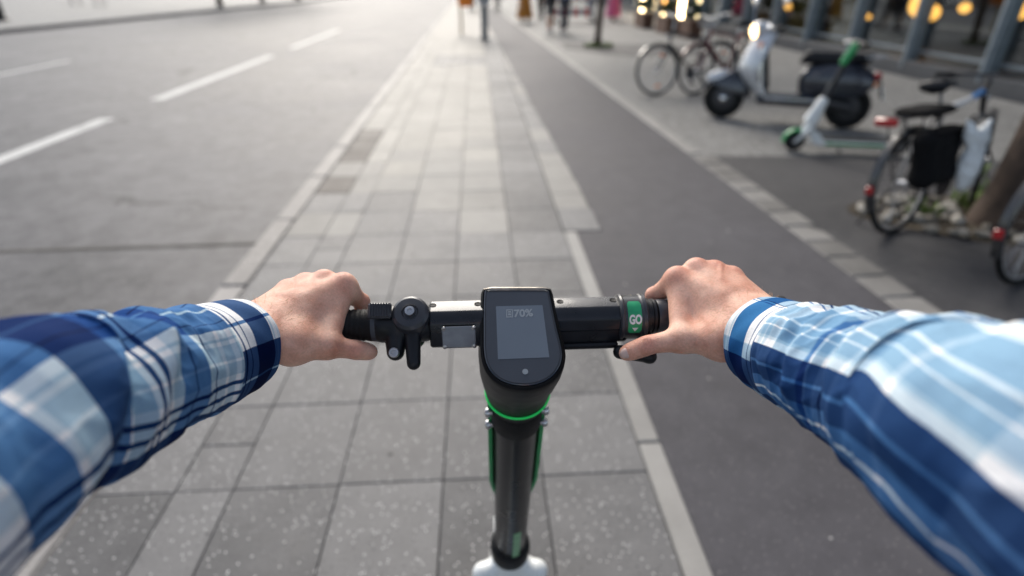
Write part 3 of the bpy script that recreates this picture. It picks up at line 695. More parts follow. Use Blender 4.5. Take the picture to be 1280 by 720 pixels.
for px, py, L, lb_ in ((795, 34, 1.2, 'dark brown hedge planter under the tall light tube, next to the pink skirt'), (822, 41, 1.2, 'dark brown hedge planter between two others outside the lit shop'), (850, 47, 1.0, 'dark brown hedge planter under the long light tube, behind the parked bicycles')):
    p = G(px, py); planter(lb_, (p.x + .25, p.y, -.006), L, 'planters outside the shop')
#@@OBJECTS
# ------------------------------------------------------------------ kick scooter: lower half shared by the ridden and the parked one
def kick_lower(t, simple=False):
    """local: x right, y forward, origin on the ground below the handlebar"""
    c = Vector((0, .27, .36)); d = Vector((0, .27, -.80)).normalized()
    nk = SDF().cone(c + d * .0, c + d * .16, .040, .046, .02)
    for s in (-1, 1):
        nk.cone((s * .064, .262, .30), (s * .060, .37, .16), .020, .018, .02).cone((s * .060, .37, .16), (s * .045, .40, .115), .018, .016, .01)
        nk.cone((s * .064, .262, .30), (0, .29, .28), .020, .03, .02)
    nk.cone((0, .30, .26), (0, .16, .155), .040, .045, .03)
    nk.mb(.006).build('neck', M_white, t, 60)
    fd = MB(); n = 14; rs = []
    for i in range(n):
        a = R(-5 + 115 * i / (n - 1)); rr = .132
        o = Vector((0, .40 + rr * math.cos(a), .115 + rr * math.sin(a))); e = Vector((0, math.cos(a), math.sin(a)))
        rs.append([o + Vector((x, 0, 0)) + e * z for x, z in ((-.034, -.02), (-.032, .002), (-.012, .010), (.012, .010), (.032, .002), (.034, -.02), (.030, -.018), (.028, 0), (-.028, 0), (-.030, -.018))])
    fd.rings(rs); fd.build('front_fender', M_green if simple else M_white, t)
    for y, nm in ((.40, 'front_wheel'), (-.70, 'rear_wheel')):
        wz = .115 if y > 0 else .105; r = wz
        wl = MB().torus((0, y, wz), (1, 0, 0), r - .024, .024, 28, 10).build(nm, M_tyre, t)
        MB().lathe([(r - .03, -.016), (r - .03, .016)], (0, y, wz), (1, 0, 0), 20).build('rim', M_rim, wl)
        MB().lathe([(.02, -.046), (.022, -.03), (.022, .03), (.02, .046)], (0, y, wz), (1, 0, 0), 14).build('hub', M_steel, wl)
    dk = MB().box((0, -.24, .115), (.165, .86, .07), .02); dk.box((0, .185, .14), (.11, .12, .085), .02); dk.build('deck', M_white, t)
    MB().box((0, -.25, .154), (.145, .72, .008), .003).build('deck_mat', M_rubber, t)
    for s in (-1, 1): MB().box((s * .084, -.22, .115), (.006, .62, .03), .002).build('side_stripe', M_green, t)
    rf = MB(); rs = []
    for i in range(10):
        a = R(55 + 110 * i / 9); o = Vector((0, -.70 + .128 * math.cos(a), .105 + .128 * math.sin(a))); e = Vector((0, math.cos(a), math.sin(a)))
        rs.append([o + Vector((x, 0, 0)) + e * z for x, z in ((-.034, -.01), (-.03, .004), (.03, .004), (.034, -.01), (.03, -.012), (-.03, -.012))])
    rf.rings(rs).build('rear_fender', M_black, t)
    MB().box((0, -.83, .15), (.04, .012, .02), .004).build('tail_light', M_red, t)
    MB().tube([(-.05, -.05, .09), (-.11, -.09, .012)], .009, 8).build('kickstand', M_black, t)

SX, SY = .045, .591                      # the bar lies at x = .045, y = .591, 1.16 m up
BZ = 1.16
ks = thing('kick_scooter', 'black and green rental kick scooter gripped by the rider in the plaid shirt', 'scooter', (SX, SY, 0))
kick_lower(ks)
inv = Matrix.Translation((-SX, -SY, 0))
def lp(v): return inv @ Vector(v)        # world -> scooter
axd = Vector((0, .27, -.80)).normalized()
def ax(z): return Vector((0, (BZ - z) * .3375, z))
# stem
MB().lathe([(.036, 0), (.034, .02), (.034, (ax(.40) - ax(1.0)).length)], ax(1.0), axd, 28).build('stem', M_stem, ks)
MB().lathe([(.036, 0), (.043, .008), (.045, .03), (.044, .06), (.038, .075)], ax(.425), axd, 28).build('collar', M_rubber, ks)
sh = MB(); rs = []
for i in range(12):
    k = i / 11; p = ax(1.015 - .34 * k); wdt = .0435 * (1 if k < .85 else 1 - (k - .85) * 1.6)
    fw = Vector((0, -axd.z, axd.y)); fw = Vector((0, .9475, .32))
    rs.append([p + Vector((x * wdt, 0, 0)) + fw * (f) for x, f in ((-1, -.004), (-1, .02), (-.8, .04), (-.4, .05), (.4, .05), (.8, .04), (1, .02), (1, -.004), (.86, -.004), (.8, .015), (-.8, .015), (-.86, -.004))])
sh.rings(rs).build('front_shell', M_green, ks, 40)
back = Vector((0, -.9475, -.32))
st = MB()
for k in range(8):
    p = ax(.56 - .02 * k); rr = .0346
    st.v += [tuple(p + Vector((math.sin(a) * rr, 0, 0)) + back * math.cos(a) * rr) for a in (R(4), R(13), R(22), R(31))]
st.f = [(4 * k + j, 4 * k + j + 1, 4 * k + j + 5, 4 * k + j + 4) for k in range(7) for j in range(3)]
st.build('reflective_strip', M_palegreen, ks)
# head with display
TL, TR, BT = lp(G(603, 362, 1.195)), lp(G(690, 362, 1.195)), lp(G(654, 487, 1.130))
pn = (TR - TL).cross(BT - TL).normalized(); pn = pn if pn.z > 0 else -pn
def onp(x, y, h=0.0):
    r = ray(x, y); o = lp((0, 0, CH)); t = (TL - o).dot(pn) / r.dot(pn); return o + r * t + pn * h
from mathutils import geometry
def smooth_loop(pts, it=2):
    for _ in range(it):
        q = []
        for i in range(len(pts)):
            a, b = pts[i], pts[(i + 1) % len(pts)]; q += [a * .75 + b * .25, a * .25 + b * .75]
        pts = q
    return pts
opx = [(602, 361), (606, 359.5), (645, 359), (686, 359.5), (690, 361), (692, 370), (699, 405), (706, 432), (708, 446), (704, 462), (693, 476), (676, 485), (655, 488), (633, 485), (616, 476), (605, 462), (600, 444), (600, 420), (600, 385), (601, 366)]
out = smooth_loop([onp(*p) for p in opx], 2)
cen = sum(out, Vector()) / len(out)
def resample(loop, n):
    L = [0]
    for i in range(len(loop)): L.append(L[-1] + (loop[(i + 1) % len(loop)] - loop[i]).length)
    r = []; j = 0
    for k in range(n):
        s = L[-1] * k / n
        while L[j + 1] < s: j += 1
        a, b = loop[j % len(loop)], loop[(j + 1) % len(loop)]; r.append(a.lerp(b, (s - L[j]) / max(L[j + 1] - L[j], 1e-9)))
    return r
NO = 72; out = resample(out, NO)
def inset(loop, d):
    n = len(loop); q = []
    for i in range(n):
        t = (loop[(i + 1) % n] - loop[i - 1]).normalized(); nn = pn.cross(t)
        if nn.dot(cen - loop[i]) < 0: nn = -nn
        q.append(loop[i] + nn * d)
    return q
def circ(z, r, like):
    p = ax(z); q = []
    for v in like:
        e = v - cen; e = e - axd * e.dot(axd); q.append(p + e.normalized() * r)
    return q
c1, c2 = circ(1.040, .0495, out), circ(1.010, .0445, out)
mid = [a.lerp(b, .33) for a, b in zip(out, c1)]; mid = [m + (m - ax(1.1)).normalized() * .004 for m in mid]
mid2 = [a.lerp(b, .7) for a, b in zip(out, c1)]; mid2 = [m + (m - ax(1.07)).normalized() * .003 for m in mid2]
head = MB(); head.rings([[v + pn * .000 for v in inset(out, .004)], [v + pn * .0015 for v in inset(out, .0028)], [v - pn * .0004 for v in inset(out, .0006)], [v - pn * .003 for v in out], [v - pn * .012 for v in out], mid, mid2, c1, c2, circ(1.000, .040, out), circ(.980, .037, out)])
hd = head.build('display_housing', M_hous, ks, 50)
gl = MB(); gl.rings([[v - pn * .002 for v in inset(out, .0042)], [v + pn * .0012 for v in inset(out, .0046)], [v + pn * .0018 for v in inset(out, .0056)]]); gl.build('display_glass', M_glass, hd, 30)
rim = MB(); rim.rings([[v + pn * .0017 for v in inset(out, .0062)], [v + pn * .0022 for v in inset(out, .0062)], [v + pn * .0022 for v in inset(out, .0068)], [v + pn * .0017 for v in inset(out, .0068)]], False, True)
rim.build('glass_seam', M_black, hd, 20)
sc = [onp(*p, .0022) for p in ((620, 384), (678, 382.5), (686.5, 447.5), (622.5, 450))]
mb = MB(); mb.rings([[v - pn * .0015 for v in sc], sc]); scr = mb.build('screen', M_lcd, hd, 0)
yv = (TL + TR) / 2 - BT; yv = (yv - pn * yv.dot(pn)).normalized(); xv = yv.cross(pn)
def pm(x, y, h): p = onp(x, y, h); return Matrix(((xv.x, yv.x, pn.x, p.x), (xv.y, yv.y, pn.y, p.y), (xv.z, yv.z, pn.z, p.z), (0, 0, 0, 1)))
te = [onp(x_, 361.5, -.0012) for x_ in np.linspace(604, 689, 9)]
MB().tube(te, [.0012] + [.0034] * 7 + [.0012], 10).build('top_edge', M_edgehi, hd, 60)  # beige bar added: the top edge's sky highlight put in as pale alloy
text_obj('charge_readout', '70%', M_lcdtxt, hd, pm(654, 393, .0024), .0135, .0001, .0004)
ic = MB()
for (x0, y0, x1, y1) in ((633, 388, 634, 398), (640, 388, 641, 398), (634, 388, 640, 389), (634, 397, 640, 398), (635, 390, 639, 392), (635, 393, 639, 395), (635.2, 396, 639, 396.7)):
    q = [onp(x0, y0, .0025), onp(x1, y0, .0025), onp(x1, y1, .0025), onp(x0, y1, .0025)]; ic.rings([[v - pn * .0004 for v in q], q])
ic.build('battery_icon', M_lcdtxt, hd, 0)
MB().lathe([(.0033, 0), (.0033, .0007)], onp(656.5, 465.5, .0018), pn, 18).build('light_sensor', M_lcdtxt, hd)
MB().torus(ax(1.010), axd, .0450, .0022, 48, 10).build('green_ring', M_greenbr, ks)
for s in (-1, 1):
    for z in (.965, .932):
        p = ax(z) + Vector((s * .034, -.008, 0)); b = MB().lathe([(.0045, 0), (.0045, .006), (.0075, .006), (.0078, .010), (.006, .013)], p, (s, 0, 0), 12).build('bolt', M_steel, ks)
        MB().lathe([(.0032, 0), (.0032, .0006)], p + Vector((s * .0131, 0, 0)), (s, 0, 0), 6).build('socket', M_black, b)
MB().lathe([(.036, 0), (.0385, .004), (.0385, .05), (.036, .054)], ax(.985), axd, 28).build('clamp', M_rubber, ks)

# handlebar
prof = [(.017, .018), (.013, .0222), (-.009, .0222), (-.0115, .0215), (-.0215, .0125), (-.0225, .010), (-.0225, -.020), (-.019, -.0235), (.012, -.0235), (.020, -.014), (.020, .010)]
def housing(x0, x1, name):
    mb = MB(); rs = []
    for x, k in ((x0, .94), (x0 + .002, 1), (x1 - .002, 1), (x1, .94)): rs.append([Vector((x, y * k, BZ + z * k)) for y, z in prof])
    return mb.rings(rs).build(name, M_blackm, ks, 30)
hl = housing(-.110, -.0445, 'bar_housing'); hr = housing(.0385, .128, 'bar_housing')
MB().tube([(-.325, 0, BZ), (.325, 0, BZ)], .0145, 20).build('handlebar', M_blackm, ks)
def seam(x0, x1, parent):   # shallow groove line below the upper chamfer
    MB().box(((x0 + x1) / 2, -.0229, BZ - .004), (x1 - x0, .001, .0012)).build('groove', M_black, parent, 0)
seam(.040, .124, hr)
MB().box(((.034 + .120) / 2, -.0215, BZ - .0245), (.080, .012, .008), .002).build('cable_cover', M_black, hr)
for x in (-.106, -.052, .048, .113):
    MB().lathe([(.0042, 0), (.0042, .0008), (.003, .0002), (.0005, .0002)], (x, .004, BZ + .0221), (0, 0, 1), 14).build('screw', M_rubber, hl if x < 0 else hr)
pl = MB().box((-.075, -.0238, BZ - .0055), (.040, .0028, .031), .0012).build('cover_plate', M_plate, hl)
for x in (-.0925, -.0575):
    for z in (-.0185, .0075): MB().lathe([(.0028, 0), (.0028, .001), (.0016, .0016)], (x, -.0252, BZ + z), (0, -1, 0), 12).build('screw', M_steel, pl)
for a, b in ((-.330, -.166), (.166, .330)):
    s = -1 if a < 0 else 1; L = b - a; prof2 = [(.017, 0), (.0200, .002), (.0202, .016), (.0195, .017)]
    for i in range(24): prof2 += [(.0195, .019 + i * .0058), (.0188, .0205 + i * .0058), (.0188, .0225 + i * .0058), (.0195, .024 + i * .0058)]
    prof2 += [(.0205, L - .006), (.0205, L - .001), (.017, L)]
    g = MB().lathe(prof2, (a if s > 0 else b, 0, BZ), (s, 0, 0), 28).build('grip', M_rubber, ks, 50)
    MB().lathe([(.0206, 0), (.0208, .001), (.0208, .011), (.0206, .012)], ((a if s > 0 else b) + s * .001, 0, BZ), (s, 0, 0), 28).build('grip_collar', mat('grip_collar_grey', (.045, .052, .065), .35, 0, .2, 60), g)
# bell, brake lever body and thumb switch on the left
bc = Vector((-.131, -.012, BZ + .020)); bn = Vector((0, -.58, .81)).normalized()
bell = MB().lathe([(.0205, -.012), (.0222, -.010), (.0224, .001), (.0215, .0045), (.018, .0075), (.010, .0085), (.0085, .0062), (.001, .0062)], bc, bn, 36).build('bell', M_bell, ks, 30)
MB().lathe([(.0062, .004), (.0062, .011), (.0056, .0122), (.003, .0124), (.0026, .0105), (.0004, .0105)], bc, bn, 18).build('bell_screw', M_steel, bell)
MB().lathe([(.014, -.036), (.017, -.022), (.0175, -.010)], bc, bn, 24).build('bell_base', M_black, bell)
lv = SDF().cone((-.131, -.012, BZ + .0), (-.128, -.047, BZ - .025), .0105, .0080, .006).cone((-.131, -.004, BZ), (-.131, -.004, BZ - .018), .016, .014, .01)
lv.mb(.0016).build('brake_lever', M_black, ks, 60)
lug = SDF().cone((-.150, .0, BZ + .004), (-.1505, -.030, BZ - .020), .018, .0105, .008).cone((-.165, 0, BZ), (-.118, 0, BZ), .0225, .0225, .004)
lugo = lug.mb(.0016).build('lever_clamp', M_black, ks, 60)
pb = Vector((-.1505, -.038, BZ - .0155)); MB().lathe([(.0062, 0), (.0062, .004), (.0054, .0052), (.0030, .0052), (.0026, .0035), (.0003, .0035)], pb, (0, -.8, .6), 18).build('bolt', M_alu, lugo)
sw = MB()
rot = Matrix.Rotation(R(38), 3, 'X') @ Matrix.Rotation(R(4), 3, 'Y')
sc_ = Vector((-.1660, -.014, BZ + .0275))
sw.box(sc_, (.027, .019, .007), .002, rot)
for i in range(8): sw.box(sc_ + rot @ Vector((-.0105 + .003 * i, 0, .0042)), (.0014, .0165, .0024), .0004, rot)
sw.build('thumb_switch', M_bell, ks, 25)
MB().box((-.163, -.004, BZ + .019), (.012, .012, .012), .002).build('switch_post', M_black, ks)
# throttle ring with its label on the right
thr = MB().lathe([(.026, 0), (.0285, .0015), (.0290, .004), (.0275, .006), (.0275, .026), (.0288, .028), (.0288, .032), (.026, .034)], (.118, 0, BZ), (1, 0, 0), 40).build('throttle_ring', M_bell, ks, 30)
MB().lathe([(.0195, 0), (.023, .001), (.023, .004), (.0205, .005), (.0205, .008), (.022, .009), (.022, .012), (.0195, .014)], (.152, 0, BZ), (1, 0, 0), 32).build('ring_neck', M_black, ks)
lb = MB(); na = 18; cols_ = 6; rr = .0279
def cyl(x, e, r=rr): return Vector((x, -math.cos(R(e)) * r, BZ + math.sin(R(e)) * r))
ea, eb = -12, 74
for i in range(na):
    e = ea + (eb - ea) * i / (na - 1)
    k = min(i, na - 1 - i); ins = (.0022, .0008, 0)[min(k, 2)]
    for j in range(cols_): lb.v.append(tuple(cyl(.1265 + ins + (.0165 - 2 * ins) * j / (cols_ - 1), e)))
lb.f = [(i * cols_ + j, i * cols_ + j + 1, (i + 1) * cols_ + j + 1, (i + 1) * cols_ + j) for i in range(na - 1) for j in range(cols_ - 1)]
lab = lb.build('go_label', M_label, thr, 60)
def tang(x, e, r):
    e = R(e); n_ = Vector((0, -math.cos(e), math.sin(e))); u_ = Vector((0, math.sin(e), math.cos(e))); p = Vector((x, 0, BZ)) + n_ * r
    return Matrix(((1, u_.x, n_.x, p.x), (0, u_.y, n_.y, p.y), (0, u_.z, n_.z, p.z), (0, 0, 0, 1)))
text_obj('go_lettering', 'GO', M_print, lab, tang(.1350, 24, .0286) @ Matrix.Diagonal((.72, 1.1, 1, 1)), .0135, .0002, .0006)
tm = tang(.1350, -1, .0283); tri = MB(); q = [tm @ Vector(v) for v in ((-.0036, .0022, 0), (.0036, .0022, 0), (0, -.0026, 0))]; nn = (tm.to_3x3() @ Vector((0, 0, 1)))
tri.rings([[v - nn * .0006 for v in q], q]).build('arrow_mark', M_print, lab, 0)
# throttle paddle under the right thumb
pd = lp(PD(775, 440, .683)); pd2 = lp(PD(812, 446, .690))
SDF().cone(pd, pd2, .0085, .0075, .004).cone(pd2, (.150, 0, BZ - .01), .007, .010, .006).mb(.0018).build('throttle_paddle', M_black, ks, 60)
for s in (-1, 1):   # cables run from the bar into the head
    MB().tube([(s * .10, .020, BZ - .012), (s * .08, .045, BZ - .03), (s * .05, .06, BZ - .07), (s * .03, .055, BZ - .13)], .003, 8).build('cable', M_rubber, ks)
#@@RIDER
# ------------------------------------------------------------------ the rider
rider = thing('person', 'rider in a blue and white plaid shirt holding the scooter handlebar with both hands', 'person', (SX, -.06, .155))
rinv = Matrix.Translation((-SX, .06, -.155))
def rp_(name, mb, m, sm=60, parent=None):
    o = mb.build(name, m, parent or rider, sm)
    if parent is None: o.matrix_parent_inverse = rinv
    return o
def hand(J, T, W, fore, side):
    """J: index..little as lists of (px, py, d) MCP, PIP, DIP, tip; T: thumb base, knuckle, joint, tip; W: wrist"""
    s = SDF(); P = lambda q: PD(*q)
    w = P(W); f = P(fore)
    mcp = [P(j[0]) for j in J]
    t = [P(q) for q in T]
    ra = (.0125, .0132, .0122, .0110)
    acr = (mcp[3] - mcp[0]).normalized(); fwd = ((mcp[1] + mcp[2]) / 2 - w).normalized(); nrm = acr.cross(fwd).normalized()
    if nrm.z < 0: nrm = -nrm
    # forearm and wrist, slightly flat
    for k in (-.011, .011): s.cone(w + acr * k - fwd * .004, f + acr * k * 1.2, .0225, .0255, .02)
    for i in range(4):
        b = w + acr * (-.016 + .0115 * i) + fwd * .012
        s.cone(b, mcp[i] - nrm * .002, .0185, ra[i] + .0025, .016)
    pc = (mcp[0] + mcp[1] + mcp[2] + mcp[3]) / 4 * .55 + w * .45
    s.cone(pc - nrm * .012 - acr * .018, pc - nrm * .012 + acr * .020, .0165, .0155, .016)
    # thumb side of the palm
    s.cone(w - fwd * .002, t[0], .0215, .0195, .018).cone(t[0], t[1], .0195, .0135, .014).cone(t[0], mcp[0].lerp(w, .35) - nrm * .006, .019, .014, .016)
    s.cone(t[1], mcp[0] - nrm * .004, .0125, .0115, .014)
    s.cone(mcp[0] - nrm * .004, P(J[0][0]).lerp(P(J[0][1]), .55) - nrm * .006, .011, .0085, .010)
    s.cone(t[1], t[2], .0135, .0108, .006).cone(t[2], t[3], .0108, .0088, .003)
    s.cone(t[2].lerp(t[3], .25), t[2].lerp(t[3], .75), .0108, .0102, .004)
    # fingers
    rf = ((.0112, .0094, .0084, .0070), (.0116, .0098, .0086, .0072), (.0108, .0092, .0082, .0068), (.0096, .0082, .0074, .0062))
    for i, j in enumerate(J):
        q = [P(x) for x in j]; r = rf[i]
        s.cone(q[0], q[1], r[0], r[1], .007).cone(q[1], q[2], r[1], r[2], .003).cone(q[2], q[3], r[2], r[3], .003)
        s.ball(q[1] , r[1] * 1.06, .004)
        s.ball(mcp[i] + nrm * .0042 + fwd * .001, .0096 if i < 3 else .0085, .010)      # knuckle
        s.cone(mcp[i] + nrm * .0065, mcp[i].lerp(w, .55) + nrm * .0125, .0052, .0040, .012)   # tendon
    for a_, b_, c_ in ((.35, .20, .62), (.62, .50, .30), (.15, .42, .45)):
        v0 = w.lerp(mcp[1], a_) + nrm * .0175 - acr * .012 * (1 - 2 * b_); v1 = w.lerp(mcp[2], a_ + .35) + nrm * .0165 + acr * .010 * c_
        s.cone(v0, v1, .0017, .0015, .003)        # vein
    s.ball(w + nrm * .014 + acr * .016 - fwd * .012, .011, .012)                       # ulna head
    # creases: thumb joint and web
    tj = t[2]; td = (t[3] - t[1]).normalized(); cd = (Vector((0, 0, CH)) - tj).normalized(); sd_ = td.cross(cd).normalized(); cd = sd_.cross(td)
    if side == 'r':
        for k in (-.0035, 0, .0035):
            c = tj + td * k + cd * .0112
            s.cutcone(c - sd_ * .0065 - cd * .002, c, .0008, .0010, .0016).cutcone(c, c + sd_ * .0065 - cd * .002, .0010, .0008, .0016)
    mb = s.mb(.0015)
    hot = [m + nrm * .012 for m in mcp] + [t[3], t[2] + cd * .01] + [P(j[1]) for j in J] + [P(J[0][3])]
    return mb, hot, t, cd, td, sd_
Rj = [[(846, 350, .698), (817, 369, .729), (818, 398, .742), (826, 416, .724)],
      [(870, 339, .703), (855, 362, .745), (852, 398, .750), (856, 418, .728)],
      [(893, 342, .702), (880, 364, .746), (878, 400, .750), (880, 419, .729)],
      [(915, 349, .695), (904, 368, .736), (903, 400, .741), (904, 417, .724)]]
Rt = [(903, 425, .640), (852, 424, .652), (811, 431, .660), (783, 441.5, .666)]
Lj = [[(430, 358, .693), (452, 377, .722), (452, 404, .732), (447, 420, .716)],
      [(406, 354, .698), (418, 374, .736), (420, 408, .742), (417, 428, .720)],
      [(382, 358, .697), (393, 376, .738), (395, 410, .742), (393, 430, .720)],
      [(360, 366, .688), (368, 382, .726), (370, 412, .732), (370, 429, .714)]]
Lt = [(365, 430, .632), (408, 432, .648), (442, 437, .668), (463, 440, .684)]
hr_, hotR, tR, cdR, tdR, sdR = hand(Rj, Rt, (945, 404, .640), (985, 420, .588), 'r')
hl_, hotL, tL, _, _, _ = hand(Lj, Lt, (326, 410, .636), (288, 426, .588), 'l')

# sleeve centre lines, cuff to shoulder, with the outline half-widths of the photograph
def W_(px, py, d): return PD(px, py, d)
Rc = [(W_(958, 428, .615), .0500), (W_(1000, 445, .560), .0510), (W_(1045, 463, .505), .0550), (W_(1115, 492, .435), .0620), (W_(1200, 532, .360), .0680), (W_(1290, 575, .300), .0720), (Vector((.315, .10, 1.300)), .0740), (Vector((.285, .02, 1.325)), .0760), (Vector((.235, -.06, 1.355)), .078), (Vector((.15, -.10, 1.36)), .080)]
Lc = [(W_(300, 431, .612), .0500), (W_(258, 446, .565), .0520), (W_(205, 464, .515), .0570), (W_(140, 487, .455), .0615), (W_(60, 516, .395), .0655), (W_(-30, 548, .340), .0690), (Vector((-.315, .13, 1.295)), .0730), (Vector((-.262, .04, 1.32)), .0760), (Vector((-.19, -.05, 1.355)), .078), (Vector((-.08, -.10, 1.36)), .080)]
def sample(ctrl, n):
    P = [np.array(c[0]) for c in ctrl]; rr = [c[1] for c in ctrl]; k = len(P)
    L = [0]
    for i in range(k - 1): L.append(L[-1] + np.linalg.norm(P[i + 1] - P[i]))
    us = np.linspace(0, L[-1], n); o = []
    for u in us:
        i = min(max(np.searchsorted(L, u) - 1, 0), k - 2); t = (u - L[i]) / (L[i + 1] - L[i])
        p0, p1, p2, p3 = P[max(i - 1, 0)], P[i], P[i + 1], P[min(i + 2, k - 1)]
        c = .5 * ((2 * p1) + (-p0 + p2) * t + (2 * p0 - 5 * p1 + 4 * p2 - p3) * t * t + (-p0 + 3 * p1 - 3 * p2 + p3) * t ** 3)
        o.append((Vector(c), rr[i] + (rr[i + 1] - rr[i]) * t, u))
    return o
def sleeve_mesh(ctrl, side, u0, u1, nu, nv, mode, seed):
    rnd = random.Random(seed); full = sample(ctrl, 240); Ltot = full[-1][2]
    sgn = 1 if side == 'r' else -1
    # long diagonal folds: (u centre, length, phi centre, phi width, slant, height)
    folds = []
    for i in range(26):
        uc = .07 + rnd.random() ** 1.3 * .42; folds.append((uc, rnd.uniform(.010, .022), rnd.uniform(-2.2, 2.6), rnd.uniform(.35, .9), rnd.uniform(-.10, .10), rnd.uniform(.0015, .0042) * rnd.choice((1, 1, -1))))
    if side == 'r': folds += [(.112, .007, .7, .9, .03, -.005), (.135, .008, .9, 1.0, .035, .005), (.185, .010, 1.0, 1.1, .05, -.006), (.21, .010, .9, 1.1, .05, .005), (.235, .010, .9, 1.1, .05, -.006), (.27, .012, 1.1, 1.0, .055, .005), (.085, .006, -.2, .8, .02, .004), (.095, .005, .6, .7, .015, -.0035), (.315, .012, 1.0, 1.1, .06, -.006)]
    else: folds += [(.125, .008, -.5, .8, -.04, .005), (.145, .008, -.3, .8, -.05, -.005), (.16, .012, .75, .9, .085, .009), (.20, .014, .9, 1.0, .08, -.007), (.24, .014, .9, 1.0, .08, .006), (.105, .006, .7, .7, .02, -.003), (.29, .016, .7, 1.0, .07, -.006)]
    vs, fs, uvs = [], [], []
    for i in range(nu):
        u = u0 + (u1 - u0) * i / (nu - 1); x = u / Ltot * 239; k = min(int(x), 238); t = x - k
        c = full[k][0].lerp(full[k + 1][0], t); r = full[k][1] + (full[k + 1][1] - full[k][1]) * t
        d = (full[min(k + 3, 239)][0] - full[max(k - 2, 0)][0]).normalized()
        up = (Vector((0, 0, 1)) - d * d.z).normalized(); inn = up.cross(d).normalized()
        if inn.x * sgn > 0: inn = -inn                      # inwards, towards the other arm
        for j in range(nv):
            ph = -math.pi + 2 * math.pi * j / (nv - 1)
            dr = 0.0
            if mode == 'sleeve':
                g = min(1, max(0, (u - .060) / .03))
                dr += g * (.0022 * math.sin(9 * ph + 30 * u + 2 * math.sin(50 * u)) * math.exp(-(u - .07) / .06))
                for uc, ul, pc, pw, slant, h in folds:
                    a = (ph - pc + math.pi) % (2 * math.pi) - math.pi
                    if abs(a) > 2.6 * pw: continue
                    q = (u - uc - slant * a / 2.2) / ul
                    if abs(q) < 3: dr += g * h * math.exp(-q * q) * math.exp(-(a / pw) ** 2)
                q3 = (u * 26 + seed, math.cos(ph) * 1.5 + u * 5, math.sin(ph) * 1.5)
                rg_ = 1 - 2 * abs(mnoise.noise((u * 34 + 1.2 * ph, q3[1] * 1.3 + 9, q3[2] * 1.3))); dr += g * (.0040 * mnoise.noise(q3) + .0015 * max(0, rg_) ** 2 + .0005 * (1 - 2 * abs(mnoise.noise((u * 80, q3[1] * 2 + 3, q3[2] * 2)))) - .001)
                if u < .075: dr += .0035 * math.exp(-((u - .066) / .006) ** 2)     # gathered into the cuff
                dr -= .0035 * max(0, 1 - u / .066) * 3
            else: dr += .0007 * math.sin(3 * ph + 1 + seed) + .0011 * math.sin(2 * ph + 60 * u) + .0005 * math.sin(7 * ph + 200 * u)
            p = c + (up * math.cos(ph) * .98 + inn * math.sin(ph) * 1.0) * (r + dr)
            vs.append(tuple(p)); uvs.append((u, ph * .060 + .20))
    for i in range(nu - 1):
        for j in range(nv - 1): fs.append((i * nv + j, i * nv + j + 1, (i + 1) * nv + j + 1, (i + 1) * nv + j))
    me = bpy.data.meshes.new('cloth'); me.from_pydata(vs, [], fs)
    ul_ = me.uv_layers.new(name='UVMap'); li = np.empty(len(me.loops), int); me.loops.foreach_get('vertex_index', li)
    ul_.data.foreach_set('uv', np.array(uvs, np.float32)[li].ravel())
    bm = bmesh.new(); bm.from_mesh(me); bmesh.ops.remove_doubles(bm, verts=bm.verts, dist=1e-6); bmesh.ops.recalc_face_normals(bm, faces=bm.faces); bm.to_mesh(me); bm.free()
    me.polygons.foreach_set('use_smooth', [True] * len(me.polygons))
    return me
NV, BL, LB, WH, MD, DB = (.0025, .012, .060), (.018, .075, .25), (.40, .55, .66), (.90, .90, .90), (.19, .34, .50), (.002, .034, .165)
RIM = [(0, LB), (.0018, WH), (.0036, LB), (.0050, WH), (.0068, BL), (.0074, WH), (.0098, LB), (.0118, WH)]
UCR = RIM + [(.0135, DB), (.0385, WH), (.0465, NV), (.0488, WH), (.0545, NV), (.0570, WH), (.066, LB)]
UCL = RIM + [(.0135, NV), (.0385, WH), (.0465, NV), (.0488, WH), (.0545, NV), (.0570, WH), (.066, LB)]
US = [(0, WH), (.062, WH), (.072, LB), (.080, WH), (.083, LB), (.088, WH), (.100, MD), (.134, WH), (.1365, MD), (.160, BL), (.170, WH), (.1725, MD), (.182, WH), (.191, NV), (.1935, WH), (.199, NV), (.2015, WH), (.208, LB), (.228, WH), (.231, LB), (.248, MD), (.262, WH), (.265, MD), (.28, LB), (.30, WH), (.303, LB)]  # the blue band puts a sleeve fold's shade into the plaid
UL = [(0, WH), (.060, LB), (.068, WH), (.073, LB), (.085, WH), (.090, LB), (.106, NV), (.109, LB), (.124, BL), (.145, NV), (.148, BL), (.163, LB), (.176, WH), (.184, NV), (.187, WH), (.193, NV), (.196, WH), (.202, MD), (.222, WH), (.225, BL), (.248, NV), (.270, LB), (.290, WH), (.296, BL)]
CR = [(0, NV), (.09, MD), (.213, NV), (.2145, WH), (.217, BL), (.2185, WH), (.276, LB), (.278, MD), (.296, NV), (.338, MD)]
CL = [(0, NV), (.09, WH), (.232, WH), (.2405, BL), (.2445, WH), (.274, NV), (.312, MD), (.315, NV), (.36, WH)]
VR = [(0, NV), (.06, BL), (.10, WH), (.150, LB), (.170, WH), (.186, NV), (.189, WH), (.197, BL), (.1995, WH), (.213, MD), (.238, WH), (.2415, MD), (.250, WH), (.2515, MD), (.262, LB), (.265, WH), (.271, NV), (.288, BL), (.2905, NV), (.306, BL), (.318, WH), (.320, BL), (.330, NV), (.352, MD)]
